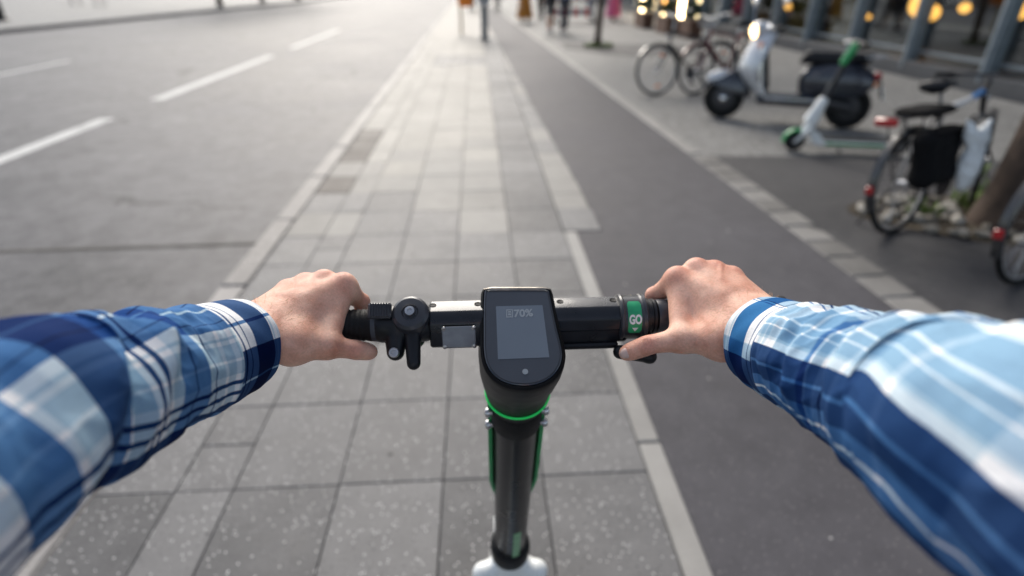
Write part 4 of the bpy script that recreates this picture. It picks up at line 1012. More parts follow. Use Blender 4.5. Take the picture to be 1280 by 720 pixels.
VL = [(0, NV), (.05, WH), (.07, BL), (.190, NV), (.193, BL), (.214, LB), (.2165, BL), (.236, NV), (.2385, BL), (.246, WH), (.256, LB), (.258, WH), (.263, LB), (.279, WH), (.2815, LB), (.296, WH), (.303, NV), (.3075, WH), (.314, NV), (.3185, WH), (.328, NV), (.35, BL)]
for side, ctrl, seed, us, vs_, cv_, uc_ in (('r', Rc, 11, US, VR, CR, UCR), ('l', Lc, 5, UL, VL, CL, UCL)):
    M_pl = plaid_mat('plaid_cotton_' + side, us, .33, vs_, .377); M_cf = plaid_mat('plaid_cuff_' + side, uc_, .33, cv_, .377)
    sl = link('sleeve', sleeve_mesh(ctrl, side, .050, .70, 420, 200, 'sleeve', seed), M_pl, rider); sl.matrix_parent_inverse = rinv
    m = sl.modifiers.new('thickness', 'SOLIDIFY'); m.thickness = .0012; m.offset = -1
    cf = link('cuff', sleeve_mesh(ctrl, side, 0, .064, 60, 160, 'cuff', seed), M_cf, sl)
    m = cf.modifiers.new('thickness', 'SOLIDIFY'); m.thickness = .0024; m.offset = 0
    m = cf.modifiers.new('round', 'BEVEL'); m.width = .0008; m.segments = 2; m.limit_method = 'ANGLE'
# the rest of the rider stands behind the lens: head, torso, legs on the deck
bx0 = .045
body = SDF()
hc = Vector((bx0, -.165, 1.640))
body.ell(hc, (.074, .093, .112), .01).ell(hc + Vector((0, .052, -.055)), (.050, .045, .058), .03).cone(hc + Vector((0, -.01, -.08)), (bx0, -.19, 1.40), .056, .062, .03)
body.cone(hc + Vector((0, .090, .008)), hc + Vector((0, .108, -.026)), .009, .013, .012)
body.ell(hc + Vector((0, .088, -.062)), (.024, .010, .006), .008)
for s in (-1, 1):
    body.ell(hc + Vector((s * .076, -.01, -.005)), (.010, .020, .032), .006); body.cut(hc + Vector((s * .031, .098, .012)), (.016, .012, .010), .012)
body.cone((bx0, -.18, 1.36), (bx0, -.17, .95), .11, .12, .05)
for s in (-1, 1): body.cone((bx0 + s * .085, -.17, .92), (bx0 + s * .085, -.08 - .10 * (s > 0), .24), .075, .045, .03)
bm_ = body.mb(.007)
armR = MB().tube([PD(968, 416, .605), PD(1045, 468, .505), PD(1110, 505, .435), Vector((.315, .10, 1.300)), Vector((.235, -.08, 1.355))], [.024, .030, .036, .045, .055], 16)
armL = MB().tube([PD(306, 420, .605), PD(205, 466, .515), PD(140, 490, .455), Vector((-.315, .13, 1.295)), Vector((-.19, -.07, 1.355))], [.024, .030, .036, .045, .055], 16)
allb = MB(); allb.v = list(hr_.v); allb.f = list(hr_.f)
for k in (hl_, bm_, armR, armL): allb.add(k.v, k.f)
me = bpy.data.meshes.new('body'); me.from_pydata(allb.v, [], allb.f)
me.polygons.foreach_set('use_smooth', [True] * len(me.polygons))
V = np.array(allb.v); fl = np.zeros(len(V))
for h in hotR + hotL: fl = np.maximum(fl, .55 * np.exp(-np.sum((V - np.array(h)) ** 2, 1) / (2 * .0085 ** 2)))
at = me.attributes.new('flush', 'FLOAT', 'POINT'); at.data.foreach_set('value', fl.astype(np.float32))
bo = link('body', me, M_skin, rider); bo.matrix_parent_inverse = rinv
sm_ = bo.modifiers.new('smooth', 'SMOOTH'); sm_.factor = .5; sm_.iterations = 2
# thumb nail
npos = tR[3].lerp(tR[2], .05); nrm_ = (cdR + sdR * .15).normalized()
rot = Matrix((tdR, sdR, cdR)).transposed()
rp_('fingernail', MB().ell(npos + cdR * .0068 + tdR * .001, (.0078, .0062, .0034), 18, 10, rot), M_nail)
# fine hairs on wrists
hm = MB(); rnd = random.Random(4)
Vn = np.array(allb.v[:len(hr_.v) + len(hl_.v)])
for wq, fq, sgn in (((945, 404, .640), (1010, 430, .55), 1), ((326, 410, .636), (262, 438, .55), -1)):
    wv, fv = np.array(PD(*wq)), np.array(PD(*fq)); dv = (fv - wv) / np.linalg.norm(fv - wv)
    tt = (Vn - wv) @ dv; rad = (Vn - wv) - tt[:, None] * dv; rl = np.linalg.norm(rad, axis=1)
    ok = np.where((tt > -.016) & (tt < .05) & (rl < .06))[0]
    for i in rnd.sample(list(ok), 320):
        nrm_ = Vector(rad[i] / rl[i])
        if nrm_.dot(Vector((0, .3, 1))) < -.1: continue
        b0 = Vector(Vn[i]); L = rnd.uniform(.004, .009); dirv = (nrm_ * rnd.uniform(.35, .8) - Vector(dv) * rnd.uniform(-.3, .7) + Vector((rnd.gauss(0, .3), rnd.gauss(0, .3), rnd.gauss(0, .3)))).normalized()
        hm.tube([b0, b0 + dirv * L * .6, b0 + dirv * L + nrm_ * -.0008], [.00012, .00010, .00004], 3)
tag(rp_('arm_hair', hm, M_hairarm), kind='stuff')
M_shirt = plaid_mat('plaid_cotton_body', US, .33, VR, .377)
tor = SDF().ell((bx0, -.17, 1.22), (.19, .115, .22), .05).ell((bx0, -.17, .98), (.165, .115, .17), .08)
for s in (-1, 1): tor.cone((bx0 + s * .14, -.12, 1.36), (bx0 + s * .19, -.06, 1.345), .070, .074, .05)
to = rp_('shirt', tor.mb(.012), M_shirt)
uvl = to.data.uv_layers.new(name='UVMap')
for lp_i, l_ in enumerate(to.data.loops):
    v = to.data.vertices[l_.vertex_index].co; uvl.data[lp_i].uv = (1.5 - v.z, v.x + .6)
rp_('collar', MB().torus((bx0, -.185, 1.435), (0, .25, 1), .066, .020, 28, 8, (.5, 1.3)), M_shirt)
tr = SDF().cone((bx0, -.17, .96), (bx0, -.17, .86), .125, .12, .05)
for s in (-1, 1):
    kx = Vector((bx0 + s * .10, -.06 - .12 * (s > 0), .54)); an = Vector((bx0 + s * .06, -.14 + .26 * (s < 0), .245))
    tr.cone((bx0 + s * .08, -.17, .86), kx, .095, .068, .04).cone(kx, an, .068, .056, .03)
M_denim = mat('dark_denim', (.03, .045, .09), .85, 0, .25, 30, .3, 300)
rp_('trousers', tr.mb(.01), M_denim)
for s in (-1, 1):
    y0 = -.14 + .26 * (s < 0); x0 = bx0 + s * .045
    rp_('shoe', SDF().cone((x0, y0 - .06, .195), (x0, y0 + .13, .188), .036, .032, .02).cone((x0, y0, .25), (x0, y0 + .04, .20), .042, .035, .03).half((0, 0, .161), (0, 0, -1)).mb(.006), mat('grey_shoe', (.2, .2, .21), .7, 0, .15, 30))
rp_('hair', SDF().ell(hc + Vector((0, -.018, .022)), (.083, .096, .108), .01).cut(hc + Vector((0, .085, -.05)), (.10, .075, .10), .02).mb(.005), mat('brown_hair', (.07, .04, .022), .6, 0, .4, 40, .8, 200))
#@@VEHICLES
# ------------------------------------------------------------------ bicycles
def bike_wheel(t, name, c, r, steer, refl=None, rimm=M_alu, spokes=24, thick=.017):
    rot = Matrix.Rotation(steer, 3, 'Z'); axl = rot @ Vector((0, 1, 0)); c = Vector(c)
    wl = MB().torus(c, axl, r - thick, thick, 44, 8).build(name, M_tyre, t)
    MB().torus(c, axl, r - 2 * thick - .006, .009, 44, 6, (1.2, .9)).build('rim', rimm, wl)
    hb = MB().lathe([(.012, -.05), (.026, -.034), (.018, -.03), (.018, .03), (.026, .034), (.012, .05)], c, axl, 12); hb.build('hub', M_steel, wl)
    sp = MB(); x = rot @ Vector((1, 0, 0)); z = Vector((0, 0, 1))
    for i in range(spokes):
        a = 2 * math.pi * i / spokes; s = 1 if i % 2 else -1; e = x * math.cos(a) + z * math.sin(a); a2 = a + .35 * (1 if i % 4 < 2 else -1); e2 = x * math.cos(a2) + z * math.sin(a2)
        sp.tube([c + e2 * .024 + axl * .032 * s, c + e * (r - 2 * thick - .006)], .0014, 3, False)
    tag(sp.build('spokes', M_steel, wl), kind='stuff')
    if refl:
        for a in refl:
            e = x * math.cos(a) + z * math.sin(a); rr = MB().box((0, 0, 0), (.085, .018, .030), .004, Matrix((-(x * -math.sin(a) + z * math.cos(a)), axl, e)).transposed())
            rr.v = [tuple(Vector(v) + c + e * (r * .62)) for v in rr.v]; rr.build('spoke_reflector', M_orange, wl)
    return wl
def bicycle(label, loc, rz, lean, fm, group=None, steer=0.0, step=False, r=.345, refl=None, saddle=M_leather, fender=True, rack=True, bars='flat', hbz=1.02, kick=True, fm2=None, light=True):
    t = thing('bicycle', label, 'bicycle', loc, rz, group, lean)
    wb = 1.04; rw = Vector((0, 0, r)); fw = Vector((wb, 0, r)); bb = Vector((.43, 0, .285)); st = Vector((.285, 0, .76)); ht = Vector((.815, 0, .86)); hb = Vector((.865, 0, .70))
    bike_wheel(t, 'rear_wheel', rw, r, 0, refl); bike_wheel(t, 'front_wheel', fw, r, steer, refl)
    fr = MB().tube([bb, st], .016, 10).tube([hb, bb], .019, 10).tube([ht + (ht - hb) * .1, hb - (ht - hb) * .1], .020, 10)
    if step: fr.tube([ht.lerp(hb, .45), Vector((.60, 0, .50)), bb.lerp(st, .35)], .016, 10)
    else: fr.tube([ht.lerp(hb, .12), st - Vector((0, 0, .02))], .016, 10)
    for s in (-1, 1):
        fr.tube([bb + Vector((0, s * .035, 0)), rw + Vector((0, s * .06, 0))], .010, 8).tube([st + Vector((0, s * .02, -.03)), rw + Vector((0, s * .06, 0))], .009, 8)
    fr.lathe([(.022, -.04), (.022, .04)], bb, (0, 1, 0), 14)
    fo = fr.build('frame', fm, t)
    rot = Matrix.Rotation(steer, 3, 'Z'); S_ = lambda v: hb + rot @ (Vector(v) - hb)
    fk = MB()
    for s in (-1, 1): fk.tube([S_((.872, s * .045, .665)), S_((.93, s * .055, .52)), fw + rot @ Vector((0, s * .06, 0))], [.014, .012, .009], 8)
    fk.tube([S_((.870, -.05, .672)), S_((.870, .05, .672))], .014, 8).build('fork', fm2 or fm, t)
    hs = MB().tube([ht, S_((.80, 0, hbz - .05))], .013, 10).tube([S_((.80, 0, hbz - .05)), S_((.83, 0, hbz))], .014, 8); hs.build('stem', M_alu if fm2 is None else fm2, t)
    if bars == 'flat': bp = [(.80, .31, hbz + .01), (.82, .18, hbz + .012), (.835, .05, hbz), (.835, -.05, hbz), (.82, -.18, hbz + .012), (.80, -.31, hbz + .01)]
    else: bp = [(.62, .28, hbz + .04), (.74, .28, hbz + .06), (.83, .16, hbz + .04), (.835, 0, hbz), (.83, -.16, hbz + .04), (.74, -.28, hbz + .06), (.62, -.28, hbz + .04)]
    hbq = MB().tube([S_(q) for q in bp], .0115, 8).build('handlebar', M_alu if bars != 'flat' else M_blackframe, t)
    for a, b in ((bp[0], bp[1]), (bp[-1], bp[-2])):
        A, B = S_(a), S_(b); MB().tube([A, A.lerp(B, .8)], .017, 10).build('grip', M_rubber, hbq)
        sgn = 1 if a[1] > 0 else -1; Q = A.lerp(B, 1.0); MB().tube([Q, Q + rot @ Vector((.06, 0, -.02)), A.lerp(B, .25) + rot @ Vector((.055, 0, -.035))], .006, 6).build('brake_lever', M_black, hbq)
    sp_ = st + (st - bb).normalized() * .15; MB().tube([st, sp_], .013, 10).build('seat_post', M_alu, t)
    SDF().cone(sp_ + Vector((-.10, .05, .03)), sp_ + Vector((-.10, -.05, .03)), .035, .035, .02).cone(sp_ + Vector((-.08, 0, .03)), sp_ + Vector((.15, 0, .025)), .045, .017, .04).half(sp_ + Vector((0, 0, .065)), (0, 0, 1)).mb(.009).build('saddle', saddle, t, 60)
    cr = MB().lathe([(.095, -.003), (.095, .003)], bb + Vector((0, -.055, 0)), (0, 1, 0), 28); cr.torus(bb + Vector((0, -.055, 0)), (0, 1, 0), .093, .004, 28, 5); co = cr.build('chainring', M_rim, t)
    for s, a in ((-1, 2.2), (1, 2.2 + math.pi)):
        e = bb + Vector((.17 * math.cos(a), s * .075, .17 * math.sin(a))); ck = MB().tube([bb + Vector((0, s * .07, 0)), e], .010, 8).build('crank', M_rim, t)
        MB().box(e + Vector((0, s * .055, 0)), (.09, .085, .022), .005).build('pedal', M_rubber, ck)
    ch = MB()
    for s in (1, -1): ch.tube([bb + Vector((0, -.055, .09 * s)), rw + Vector((0, -.055, .035 * s))], .005, 5)
    tag(ch.build('chain', M_rim, t), kind='stuff')
    if fender:
        for c, a0, a1, nm, stt in ((rw, 20, 200, 'rear_mudguard', 0), (fw, 35, 165, 'front_mudguard', steer)):
            rs = []; rt = Matrix.Rotation(stt, 3, 'Z')
            for i in range(18):
                a = R(a0 + (a1 - a0) * i / 17); e = rt @ Vector((math.cos(a), 0, math.sin(a))); y = rt @ Vector((0, 1, 0))
                rs.append([c + e * (r + .018 + q) + y * w_ for w_, q in ((-.026, -.010), (-.02, .004), (.02, .004), (.026, -.010), (.018, -.002), (-.018, -.002))])
            mg = MB().rings(rs).build(nm, fm if nm[0] == 'f' else M_blackframe, t)
            if nm[0] == 'r':
                a = R(178); e = Vector((math.cos(a), 0, math.sin(a))); MB().box(c + e * (r + .03), (.02, .045, .05), .004).build('reflector', M_red, mg)
    if rack:
        rk = MB()
        for s in (-1, 1):
            rk.tube([(-.30, s * .055, .775), (.20, s * .05, .775), (.30, 0, .72)], .006, 6)
            rk.tube([(-.22, s * .055, .775), rw + Vector((0, s * .065, 0))], .005, 6).tube([(-.02, s * .055, .775), rw + Vector((0, s * .065, 0))], .005, 6)
        for x in (-.30, -.15, 0, .12): rk.tube([(x, -.055, .775), (x, .055, .775)], .005, 6)
        rko = rk.build('luggage_rack', M_blackframe, t)
        if light: MB().box((-.325, 0, .765), (.035, .13, .05), .008).build('tail_light', M_red, rko)
    if light: MB().lathe([(.01, -.05), (.028, -.03), (.032, 0), (.030, .008)], S_((.905, 0, .80)), rot @ Vector((1, 0, 0)), 14).build('front_light', M_chrome, t)
    if kick: MB().tube([(.02, .07, .30), (-.01, .16, .15), (-.04, .25, -.01)], .010, 8).build('kickstand', M_blackframe, t)
    return t
# the near one with panniers and a white bag
p = G(1115, 292); rzb = R(27)
b1 = bicycle('bicycle with a black pannier and a white plastic bag parked by the thick trunk', (p.x, p.y, 0), rzb, R(-7), M_blackframe, steer=R(22), hbz=.95, fm2=M_blackframe, step=False, r=.345, saddle=M_leather)
MB().tube([(.66, 0, .81), (.80, 0, .845)], .022, 10).build('frame_decal', M_blueframe, b1); MB().tube([(.36, 0, .775), (.66, 0, .81)], .021, 10).build('frame_decal', M_whiteframe, b1)
for s in (-1,):
    pn_ = SDF().cone((-.17, s * .13, .68), (.15, s * .13, .68), .06, .06, .03).cone((-.14, s * .14, .44), (.12, s * .14, .44), .07, .07, .05).cone((-.17, s * .13, .68), (-.14, s * .14, .44), .06, .07, .04).cone((.15, s * .13, .68), (.12, s * .14, .44), .06, .07, .04).ell((0, s * .135, .56), (.17, .07, .17), .03)
    po = pn_.mb(.012).build('pannier', M_pannier, b1, 60); po.location = (.03, -.01, .0); po.scale = (.9, 1, .95)
    MB().box((0, s * .155, .735), (.36, .12, .02), .008).build('flap', M_pannier, po)
MB().box((.04, -.03, .80), (.34, .22, .05), .02).build('pannier_top', M_pannier, b1)
bg_ = SDF().ell((.03, 0, 0), (.075, .05, .13), .02).ell((.02, 0, .13), (.10, .035, .05), .03).cone((-.05, 0, .16), (-.10, .01, .21), .03, .012, .03).cone((.07, 0, .16), (.13, .01, .23), .03, .010, .03)
bgm = bg_.mb(.008, lambda P: .006 * np.sin(60 * P[:, 0] + 40 * P[:, 2]) * np.sin(70 * P[:, 2] + 30 * P[:, 1]))
bgo = bgm.build('plastic_bag', M_bag, None, 60); mw = b1.matrix_world @ Matrix.Translation((.20, -.25, .46)) @ Matrix.Rotation(R(8), 4, 'Y')
bgo.matrix_world = mw @ Matrix.Diagonal((1.3, 1.1, 1.25, 1)); tag(bgo, 'white plastic shopping bag hanging against the black pannier of the bicycle', 'bag')
# one half out of the picture by the tree
p = G(1268, 355); bicycle('black bicycle leaning by the near side of the thick trunk', (p.x + .03, p.y + .0, 0), R(20), R(-5), M_blackframe, steer=R(-8), rack=False, kick=False)
# two side by side in front of the lit shop
p = G(818, 119); bicycle('black city bicycle with orange spoke reflectors beside the lit shop', (p.x + 1.02, p.y + .27, -.006), R(180 + 15), R(6), M_blackframe, refl=(1.9, 4.6), bars='swept', saddle=mat('grey_saddle', (.42, .41, .40), .6), hbz=1.05)
bicycle('dark red bicycle parked between the black city bicycle and the motor scooter', (p.x + 1.55, p.y + .45, -.006), R(180 + 24), R(5), M_redframe, bars='swept', hbz=1.0)

# ------------------------------------------------------------------ motor scooter
pf, pr = G(893, 146), G(1052, 160); hd_ = (pf - pr).normalized()
ms = thing('motor_scooter', 'dark blue retro motor scooter with silver leg shield and lit round headlight', 'motor scooter', (pr.x, pr.y, -.006), math.atan2(hd_.y, hd_.x), None, R(4))
WB = 1.34; RW = .235
def mp(name, mb, m, sm=60, parent=None): return mb.build(name, m, parent or ms, sm)
for c, nm in (((0, 0, RW), 'rear_wheel'), ((WB, 0, RW), 'front_wheel')):
    wl = mp(nm, MB().torus(c, (0, 1, 0), RW - .058, .058, 40, 12, (1, .95)), M_tyre)
    MB().lathe([(.13, -.035), (.12, -.045), (.05, -.05), (.03, -.06), (.03, .06), (.05, .05), (.12, .045), (.13, .035)], c, (0, 1, 0), 26).build('rim', M_rim, wl)
    MB().lathe([(.035, .05), (.035, .07), (.02, .078)], c, (0, 1, 0), 16).build('hub_cap', M_chrome, wl)
mp('rear_body', SDF().ell((.06, 0, .52), (.36, .18, .19), .04).ell((-.05, 0, .51), (.30, .17, .18), .05).ell((.27, 0, .46), (.16, .15, .20), .05).cone((.30, 0, .36), (.05, 0, .46), .10, .13, .05).cut((0, 0, RW), (.285, .10, .30), .03).mb(.014), M_navy)
for s in (-1, 1): mp('side_cowl', SDF().ell((.00, s * .165, .495), (.31, .06, .155), .02).mb(.012), M_navy)
mp('seat', SDF().cone((.32, 0, .745), (-.18, 0, .765), .105, .085, .05).cone((.40, 0, .69), (.12, 0, .71), .06, .09, .05).half((0, 0, .80), (0, 0, 1)).half((0, 0, .665), (0, 0, -1)).mb(.011), M_leather)
mp('floorboard', MB().box((.66, 0, .275), (.62, .37, .13), .03), M_navy)
for s in (-1, 1): mp('floor_trim', MB().tube([(.34, s * .186, .290), (.86, s * .186, .288), (.94, s * .20, .38), (.985, s * .22, .56), (1.00, s * .20, .84)], .020, 8), M_chrome)
for ch_ in ms.children:
    if ch_.name.split('.')[0] in ('rear_body', 'side_cowl', 'seat'): ch_.location.x = .13
lsh = MB(); rs = []
for i in range(16):
    k = i / 15; z = .32 + .66 * k; x = .99 + .12 * math.sin(min(1, k * 2.4) * 1.57) - .14 * max(0, k - .35) / .65; wv = .205 + .04 * math.sin(k * 3.0) - .08 * max(0, k - .7) / .3
    ring = []
    for s_, th in ((1, .0), (-1, -.025)):
        seq = range(9) if s_ == 1 else range(8, -1, -1)
        for j in seq:
            a = (j / 8 - .5) * 2; ring.append(Vector((x + th + (.10 + .12 * min(1, 2.2 * k)) * (1 - a * a) - .07, a * wv, z)))
    rs.append(ring)
lsh.rings(rs); mp('leg_shield', lsh, M_silver, 50)
mp('shield_backing', MB().box((.93, 0, .62), (.05, .26, .52), .02, Matrix.Rotation(R(12), 3, 'Y')), M_leather)
mp('front_fender', SDF().ell((WB - .02, 0, RW + .075), (.275, .085, .235), .02).cut((WB, 0, RW - .05), (.26, .066, .27), .02).half((WB, 0, RW + .105), (0.30, 0, -1)).mb(.011), M_navy)
mp('fender_top', SDF().ell((WB + .05, 0, RW + .20), (.18, .06, .125), .02).cut((WB, 0, RW - .02), (.30, .09, .285), .01).mb(.008), M_silver)  # sky highlight on the dark fender, put in as a silver top
mp('fender_crest', MB().tube([(WB + .22, 0, .41), (WB + .14, 0, .505), (WB + .0, 0, .548)], [.01, .014, .01], 8), M_silver)
mp('steering_column', MB().tube([(WB - .01, 0, .34), (1.07, 0, .96)], .035, 12), M_navy)
mp('fork_arm', MB().tube([(WB - .03, -.085, .47), (WB, -.085, RW)], .018, 8).tube([(WB - .03, -.085, .47), (WB - .06, 0, .50)], .018, 8), M_alu)
HS = Matrix.Translation((1.04, 0, 0)) @ Matrix.Rotation(R(32), 4, 'Z') @ Matrix.Translation((-1.04, 0, 0))
mp('headset', SDF().ell((1.06, 0, 1.01), (.115, .095, .085), .03).cone((1.03, -.16, 1.02), (1.03, .16, 1.02), .035, .035, .05).mb(.009), M_silver)
hl2 = mp('headlight', MB().lathe([(.06, -.03), (.082, 0), (.082, .02), (.074, .026)], (1.125, 0, .985), (1, 0, -.18), 28), M_chrome)
MB().lathe([(.073, 0), (.060, .012), (.03, .020), (.002, .023)], (1.149, 0, .981), (1, 0, -.18), 26).build('lens', M_warmlamp, hl2)
for s in (-1, 1):
    mp('grip', MB().tube([(1.03, s * .17, 1.02), (1.0, s * .34, 1.03)], .019, 10), M_rubber)
    mp('brake_lever', MB().tube([(1.06, s * .18, 1.02), (1.07, s * .30, 1.015)], .007, 6), M_alu)
    mr_ = mp('mirror', MB().ell((1.02, s * .33, 1.30), (.018, .075, .055), 16, 8), M_chrome)
    MB().tube([(1.05, s * .19, 1.03), (1.06, s * .23, 1.18), (1.03, s * .31, 1.28)], .006, 6).build('mirror_stalk', M_chrome, mr_)
    mp('indicator', MB().ell((1.02, s * .205, .84), (.025, .016, .035), 10, 6), M_orange)
    mp('rear_indicator', MB().ell((-.19, s * .13, .50), (.035, .022, .022), 10, 6), M_orange)
for ch_ in ms.children:
    if ch_.name.split('.')[0] in ('headset', 'headlight', 'grip', 'brake_lever', 'mirror'): ch_.matrix_local = HS
mp('tail_light', SDF().ell((-.21, 0, .575), (.045, .065, .05), .01).mb(.007), M_red)
mp('number_plate', MB().box((-.30, 0, .40), (.012, .18, .14), .003, Matrix.Rotation(R(18), 3, 'Y')), M_white)
mp('plate_bracket', MB().box((-.27, 0, .46), (.02, .10, .22), .004, Matrix.Rotation(R(18), 3, 'Y')), M_black)
mp('exhaust', MB().tube([(.22, -.14, .22), (.05, -.155, .22), (-.24, -.16, .27)], [.025, .055, .055], 14), M_rim)
mp('exhaust_shield', MB().ell((.02, -.21, .235), (.12, .018, .05), 14, 8), M_chrome)
mp('engine', SDF().cone((.22, .03, .28), (0, .06, .24), .08, .07, .03).mb(.014), M_rim)
for s in (-1, 1): mp('centre_stand', MB().tube([(.36, s * .07, .28), (.33, s * .15, .005)], .013, 8), M_black)
mp('rear_rack', MB().tube([(-.05, .08, .76), (-.23, .08, .78), (-.23, -.08, .78), (-.05, -.08, .76)], .010, 8), M_chrome)

# ------------------------------------------------------------------ parked kick scooter
pk, pk2 = G(990, 188), G(1102, 193); hk = (pk - pk2).normalized()
wheel_at = pk; org = wheel_at - hk * .345
k2 = thing('kick_scooter', 'white and green rental kick scooter parked beside the motor scooter', 'scooter', (org.x, org.y, -.002), math.atan2(hk.y, hk.x) - R(90), None, R(0))
kick_lower(k2, True)
MB().lathe([(.034, 0), (.034, .30)], ax(.74), axd, 16).build('stem', M_blackm, k2)
MB().lathe([(.040, 0), (.050, .02), (.064, .14), (.085, .28)], ax(.62) + axd * .02, axd, 16).build('stem_cover', M_white, k2)
MB().lathe([(.030, 0), (.030, .45)], ax(1.03), axd, 16).build('upper_stem', M_black, k2)
SDF().cone(ax(1.13) + Vector((0, .01, 0)), ax(.97) + Vector((0, .03, 0)), .045, .040, .02).mb(.01).build('green_head', M_green, k2, 60)
MB().tube([(-.27, 0, 1.17), (.27, 0, 1.17)], .017, 10).build('handlebar', M_black, k2)
for s in (-1, 1):
    MB().tube([(s * .16, 0, 1.17), (s * .28, 0, 1.17)], .020, 12).build('grip', M_rubber, k2)
    MB().tube([(s * .14, .02, 1.165), (s * .24, .06, 1.15)], .008, 6).build('brake_lever', M_alu, k2)
MB().box((0, -.03, 1.185), (.085, .13, .02), .008).build('display', M_glass, k2)
k2.scale = (.86, .86, .86)
#@@STREET
# ------------------------------------------------------------------ street furniture
p = G(606, 49); tm_ = thing('ticket_machine', 'grey steel ticket post with a pale head standing on the footway', 'ticket machine', (p.x, p.y, 0))
MB().box((0, 0, .42), (.19, .15, .84), .02).build('post', M_pole, tm_); MB().box((0, 0, .02), (.30, .26, .04), .01).build('foot', M_pole, tm_)
MB().box((0, 0, 1.19), (.34, .24, .70), .03).build('head', M_panel, tm_); MB().box((0, -.125, 1.28), (.24, .012, .26), .004).build('display', M_glass, tm_); MB().box((0, -.125, 1.0), (.16, .012, .10), .004).build('tray', M_black, tm_)
p = G(577, 43); bn_ = thing('litter_bin', 'orange litter bin on a pale post at the edge of the footway', 'bin', (p.x, p.y, 0))
MB().tube([(0, 0, 0), (0, 0, 1.25)], .04, 12).build('post', mat('cream_post', (.62, .50, .32), .5), bn_)
MB().box((.14, -.04, 1.02), (.42, .32, .56), .05, None, 1.08).build('bin_body', M_binorange, bn_); MB().box((.14, -.04, 1.34), (.46, .36, .06), .02).build('lid', M_binorange, bn_); MB().box((.14, -.205, 1.22), (.26, .02, .09), .005).build('slot', M_black, bn_)
p = G(716, 28); br = thing('barrier', 'red and white striped construction barrier standing beyond the dark trousered walkers', 'barrier', (p.x, p.y, -.006))
for z in (.35, .95): 
    for i in range(8): MB().box((-.70 + .2 * i, 0, z), (.2, .03, .26), .002).build('board_stripe', M_white if i % 2 else mat('barrier_red', (.55, .05, .04), .5), br)
for s in (-1, 1): MB().box((s * .72, 0, .56), (.05, .05, 1.12), .005).build('post', M_pole, br); MB().box((s * .72, 0, .04), (.22, .5, .08), .02).build('foot', M_rubber, br)
p = G(3, 26, ZR + .12); dk_ = thing('bollard', 'squat dark bollard at the kerb across the road', 'bollard', (p.x, p.y, ZR + .12))
MB().lathe([(.24, 0), (.24, .06), (.15, .16), (.13, .8), (.16, .86), (.10, .98), (.01, 1.02)], (0, 0, 0), (0, 0, 1), 18).build('post', M_black, dk_); MB().torus((0, 0, .80), (0, 0, 1), .14, .02, 18, 6).build('band', M_white, dk_)
def chair(label, loc, rz, m):
    t = thing('cafe_chair', label, 'chair', loc, rz, 'cafe chairs across the road')
    MB().box((0, 0, .45), (.44, .44, .03), .01).build('seat', m, t); MB().box((0, -.21, .72), (.42, .03, .34), .01).build('backrest', m, t)
    for x in (-.2, .2):
        for y in (-.2, .2): MB().tube([(x * 1.1, y * 1.1, 0), (x, y, .45)], .016, 6).build('leg', M_black, t)
for px, py, rz, m, lb in ((96, 7, .4, M_brown, 'brown cafe chair across the road, nearer the bollard of the two'), (126, 9, 2.4, mat('rust_red', (.30, .07, .03), .6), 'rust red cafe chair across the road')):
    p = G(px, py, ZR + .12); chair(lb, (p.x, p.y, ZR + .12), rz, m)

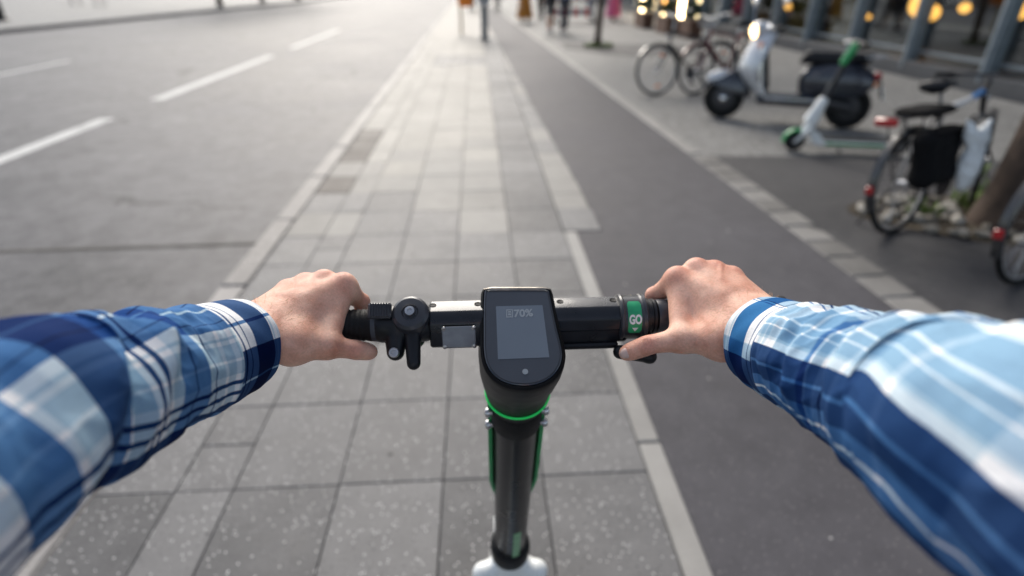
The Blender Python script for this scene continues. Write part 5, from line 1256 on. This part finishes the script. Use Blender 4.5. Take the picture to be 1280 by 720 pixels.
# ------------------------------------------------------------------ walkers in the distance
M_pskin = mat('walker_skin', (.55, .32, .22), .5, 0, .1, 10)
def walker(label, px, py, rz, top, bottom, step=.25, dress=None, shoes=None, bare=False, hair=(.05, .03, .02), z0=-.006, xoff=0):
    p = G(px, py, z0); t = thing('person', label, 'person', (p.x + xoff, p.y, z0), rz)
    hip = .92; k = step
    def leg(s):
        a = s * k; return [Vector((s * .0, 0, 0)) + Vector((0.10 * s, 0, hip)), Vector((.10 * s, .5 * a + .06, .50)), Vector((.10 * s, a - .04, .09))]
    b = SDF()
    for s in (-1, 1):
        q = leg(s); b.cone(q[0], q[1], .082, .052, .03).cone(q[1], q[2], .052, .036, .02).cone(q[2], q[2] + Vector((0, .15, -.045)), .038, .03, .02)
    b.cone((0, 0, .96), (0, 0, 1.36), .135, .14, .06)
    for s in (-1, 1):
        b.cone((s * .19, 0, 1.40), (s * .235, -s * k * .3, 1.14), .048, .040, .03).cone((s * .235, -s * k * .3, 1.14), (s * .23, -s * k * .6 + .08, .90), .038, .028, .02).ell((s * .23, -s * k * .65 + .10, .83), (.022, .035, .055), .02)
    b.cone((0, -.01, 1.40), (0, .01, 1.56), .055, .055, .03).ell((0, .02, 1.63), (.075, .092, .115), .02).cone((0, .11, 1.63), (0, .125, 1.60), .01, .013, .01)
    b.mb(.017).build('body', M_pskin, t, 60)
    c = SDF().cone((0, 0, 1.0), (0, 0, 1.36), .150, .150, .06).cone((-.17, 0, 1.40), (.17, 0, 1.40), .07, .07, .05)
    for s in (-1, 1): c.cone((s * .19, 0, 1.40), (s * .235, -s * k * .3, 1.14), .060, .052, .03).cone((s * .235, -s * k * .3, 1.14), (s * .23, -s * k * .5 + .06, .95), .050, .042, .02)
    c.mb(.02).build('jacket', top, t, 60)
    if dress: 
        mb = MB(); rs = []
        for z, r in ((1.0, .15), (.8, .20), (.5, .25), (.14, .31)): rs.append([Vector((r * math.cos(a) * (1 + .06 * math.sin(7 * a)), r * .8 * math.sin(a) * (1 + .06 * math.sin(7 * a)), z)) for a in np.linspace(0, 2 * math.pi, 37)[:-1]])
        mb.rings(rs).build('skirt', dress, t)
    else:
        c = SDF().cone((0, 0, 1.0), (0, 0, .93), .145, .14, .05)
        for s in (-1, 1):
            q = leg(s); c.cone(q[0], q[1], .094, .064, .04)
            if not bare: c.cone(q[1], q[2] + Vector((0, 0, .03)), .064, .056, .02)
        c.mb(.018).build('trousers', bottom, t, 60)
    for s in (-1, 1):
        q = leg(s)[2]; SDF().cone(q + Vector((0, -.02, -.04)), q + Vector((0, .16, -.05)), .047, .04, .02).half((0, 0, .005), (0, 0, -1)).mb(.012).build('shoe', shoes or M_rubber, t, 60)
    SDF().ell((0, -.01, 1.66), (.084, .095, .11), .01).cut((0, .10, 1.58), (.1, .08, .10), .02).mb(.012).build('hair', mat('hair_%.2f' % hair[0], hair, .6, 0, .3, 30), t, 60)
    return t
cl = lambda n, c: mat(n, c, .85, 0, .15, 20, .2, 200)
walker('walker in a long orange brown skirt near the lane kerb', 656, 28, R(170), cl('black_cloth', (.015, .015, .018)), None, .18, dress=cl('ochre_cloth', (.50, .20, .03)))
walker('walker in a long black coat and dark trousers behind the bare legged one', 676, 23, R(10), cl('black_cloth', (.015, .015, .018)), cl('black_cloth', (.015, .015, .018)), .2)
walker('walker with bare legs in dark shorts beside the long black coat', 687, 40, R(185), cl('black_cloth', (.015, .015, .018)), cl('dark_short', (.03, .03, .04)), .28, bare=True, shoes=cl('pale_shoe', (.6, .6, .6)))
walker('walker in a pale blue shirt and dark jeans nearest the barrier', 700, 41, R(180), cl('pale_blue_shirt', (.38, .45, .58)), cl('dark_jean', (.025, .03, .05)), .30, xoff=.12, shoes=cl('pale_shoe', (.6, .6, .6)))
walker('walker in a green jacket far along the lane', 622, 13, R(5), cl('green_jacket', (.04, .34, .15)), cl('grey_cloth', (.12, .12, .13)), .2, z0=0)
walker('walker in an orange jacket and blue jeans beyond the barrier', 738, 20, R(175), cl('orange_jacket', (.65, .24, .04)), cl('blue_jean', (.06, .09, .18)), .22)
walker('walker in a pink skirt near the shop lights', 766, 26, R(200), cl('pink_top', (.55, .16, .28)), None, .15, dress=cl('pink_cloth', (.60, .12, .26)))
walker('walker in a dark purple coat behind the litter bin', 590, 14, R(0), cl('purple_coat', (.12, .08, .17)), cl('grey_cloth', (.12, .12, .13)), .2, z0=0)
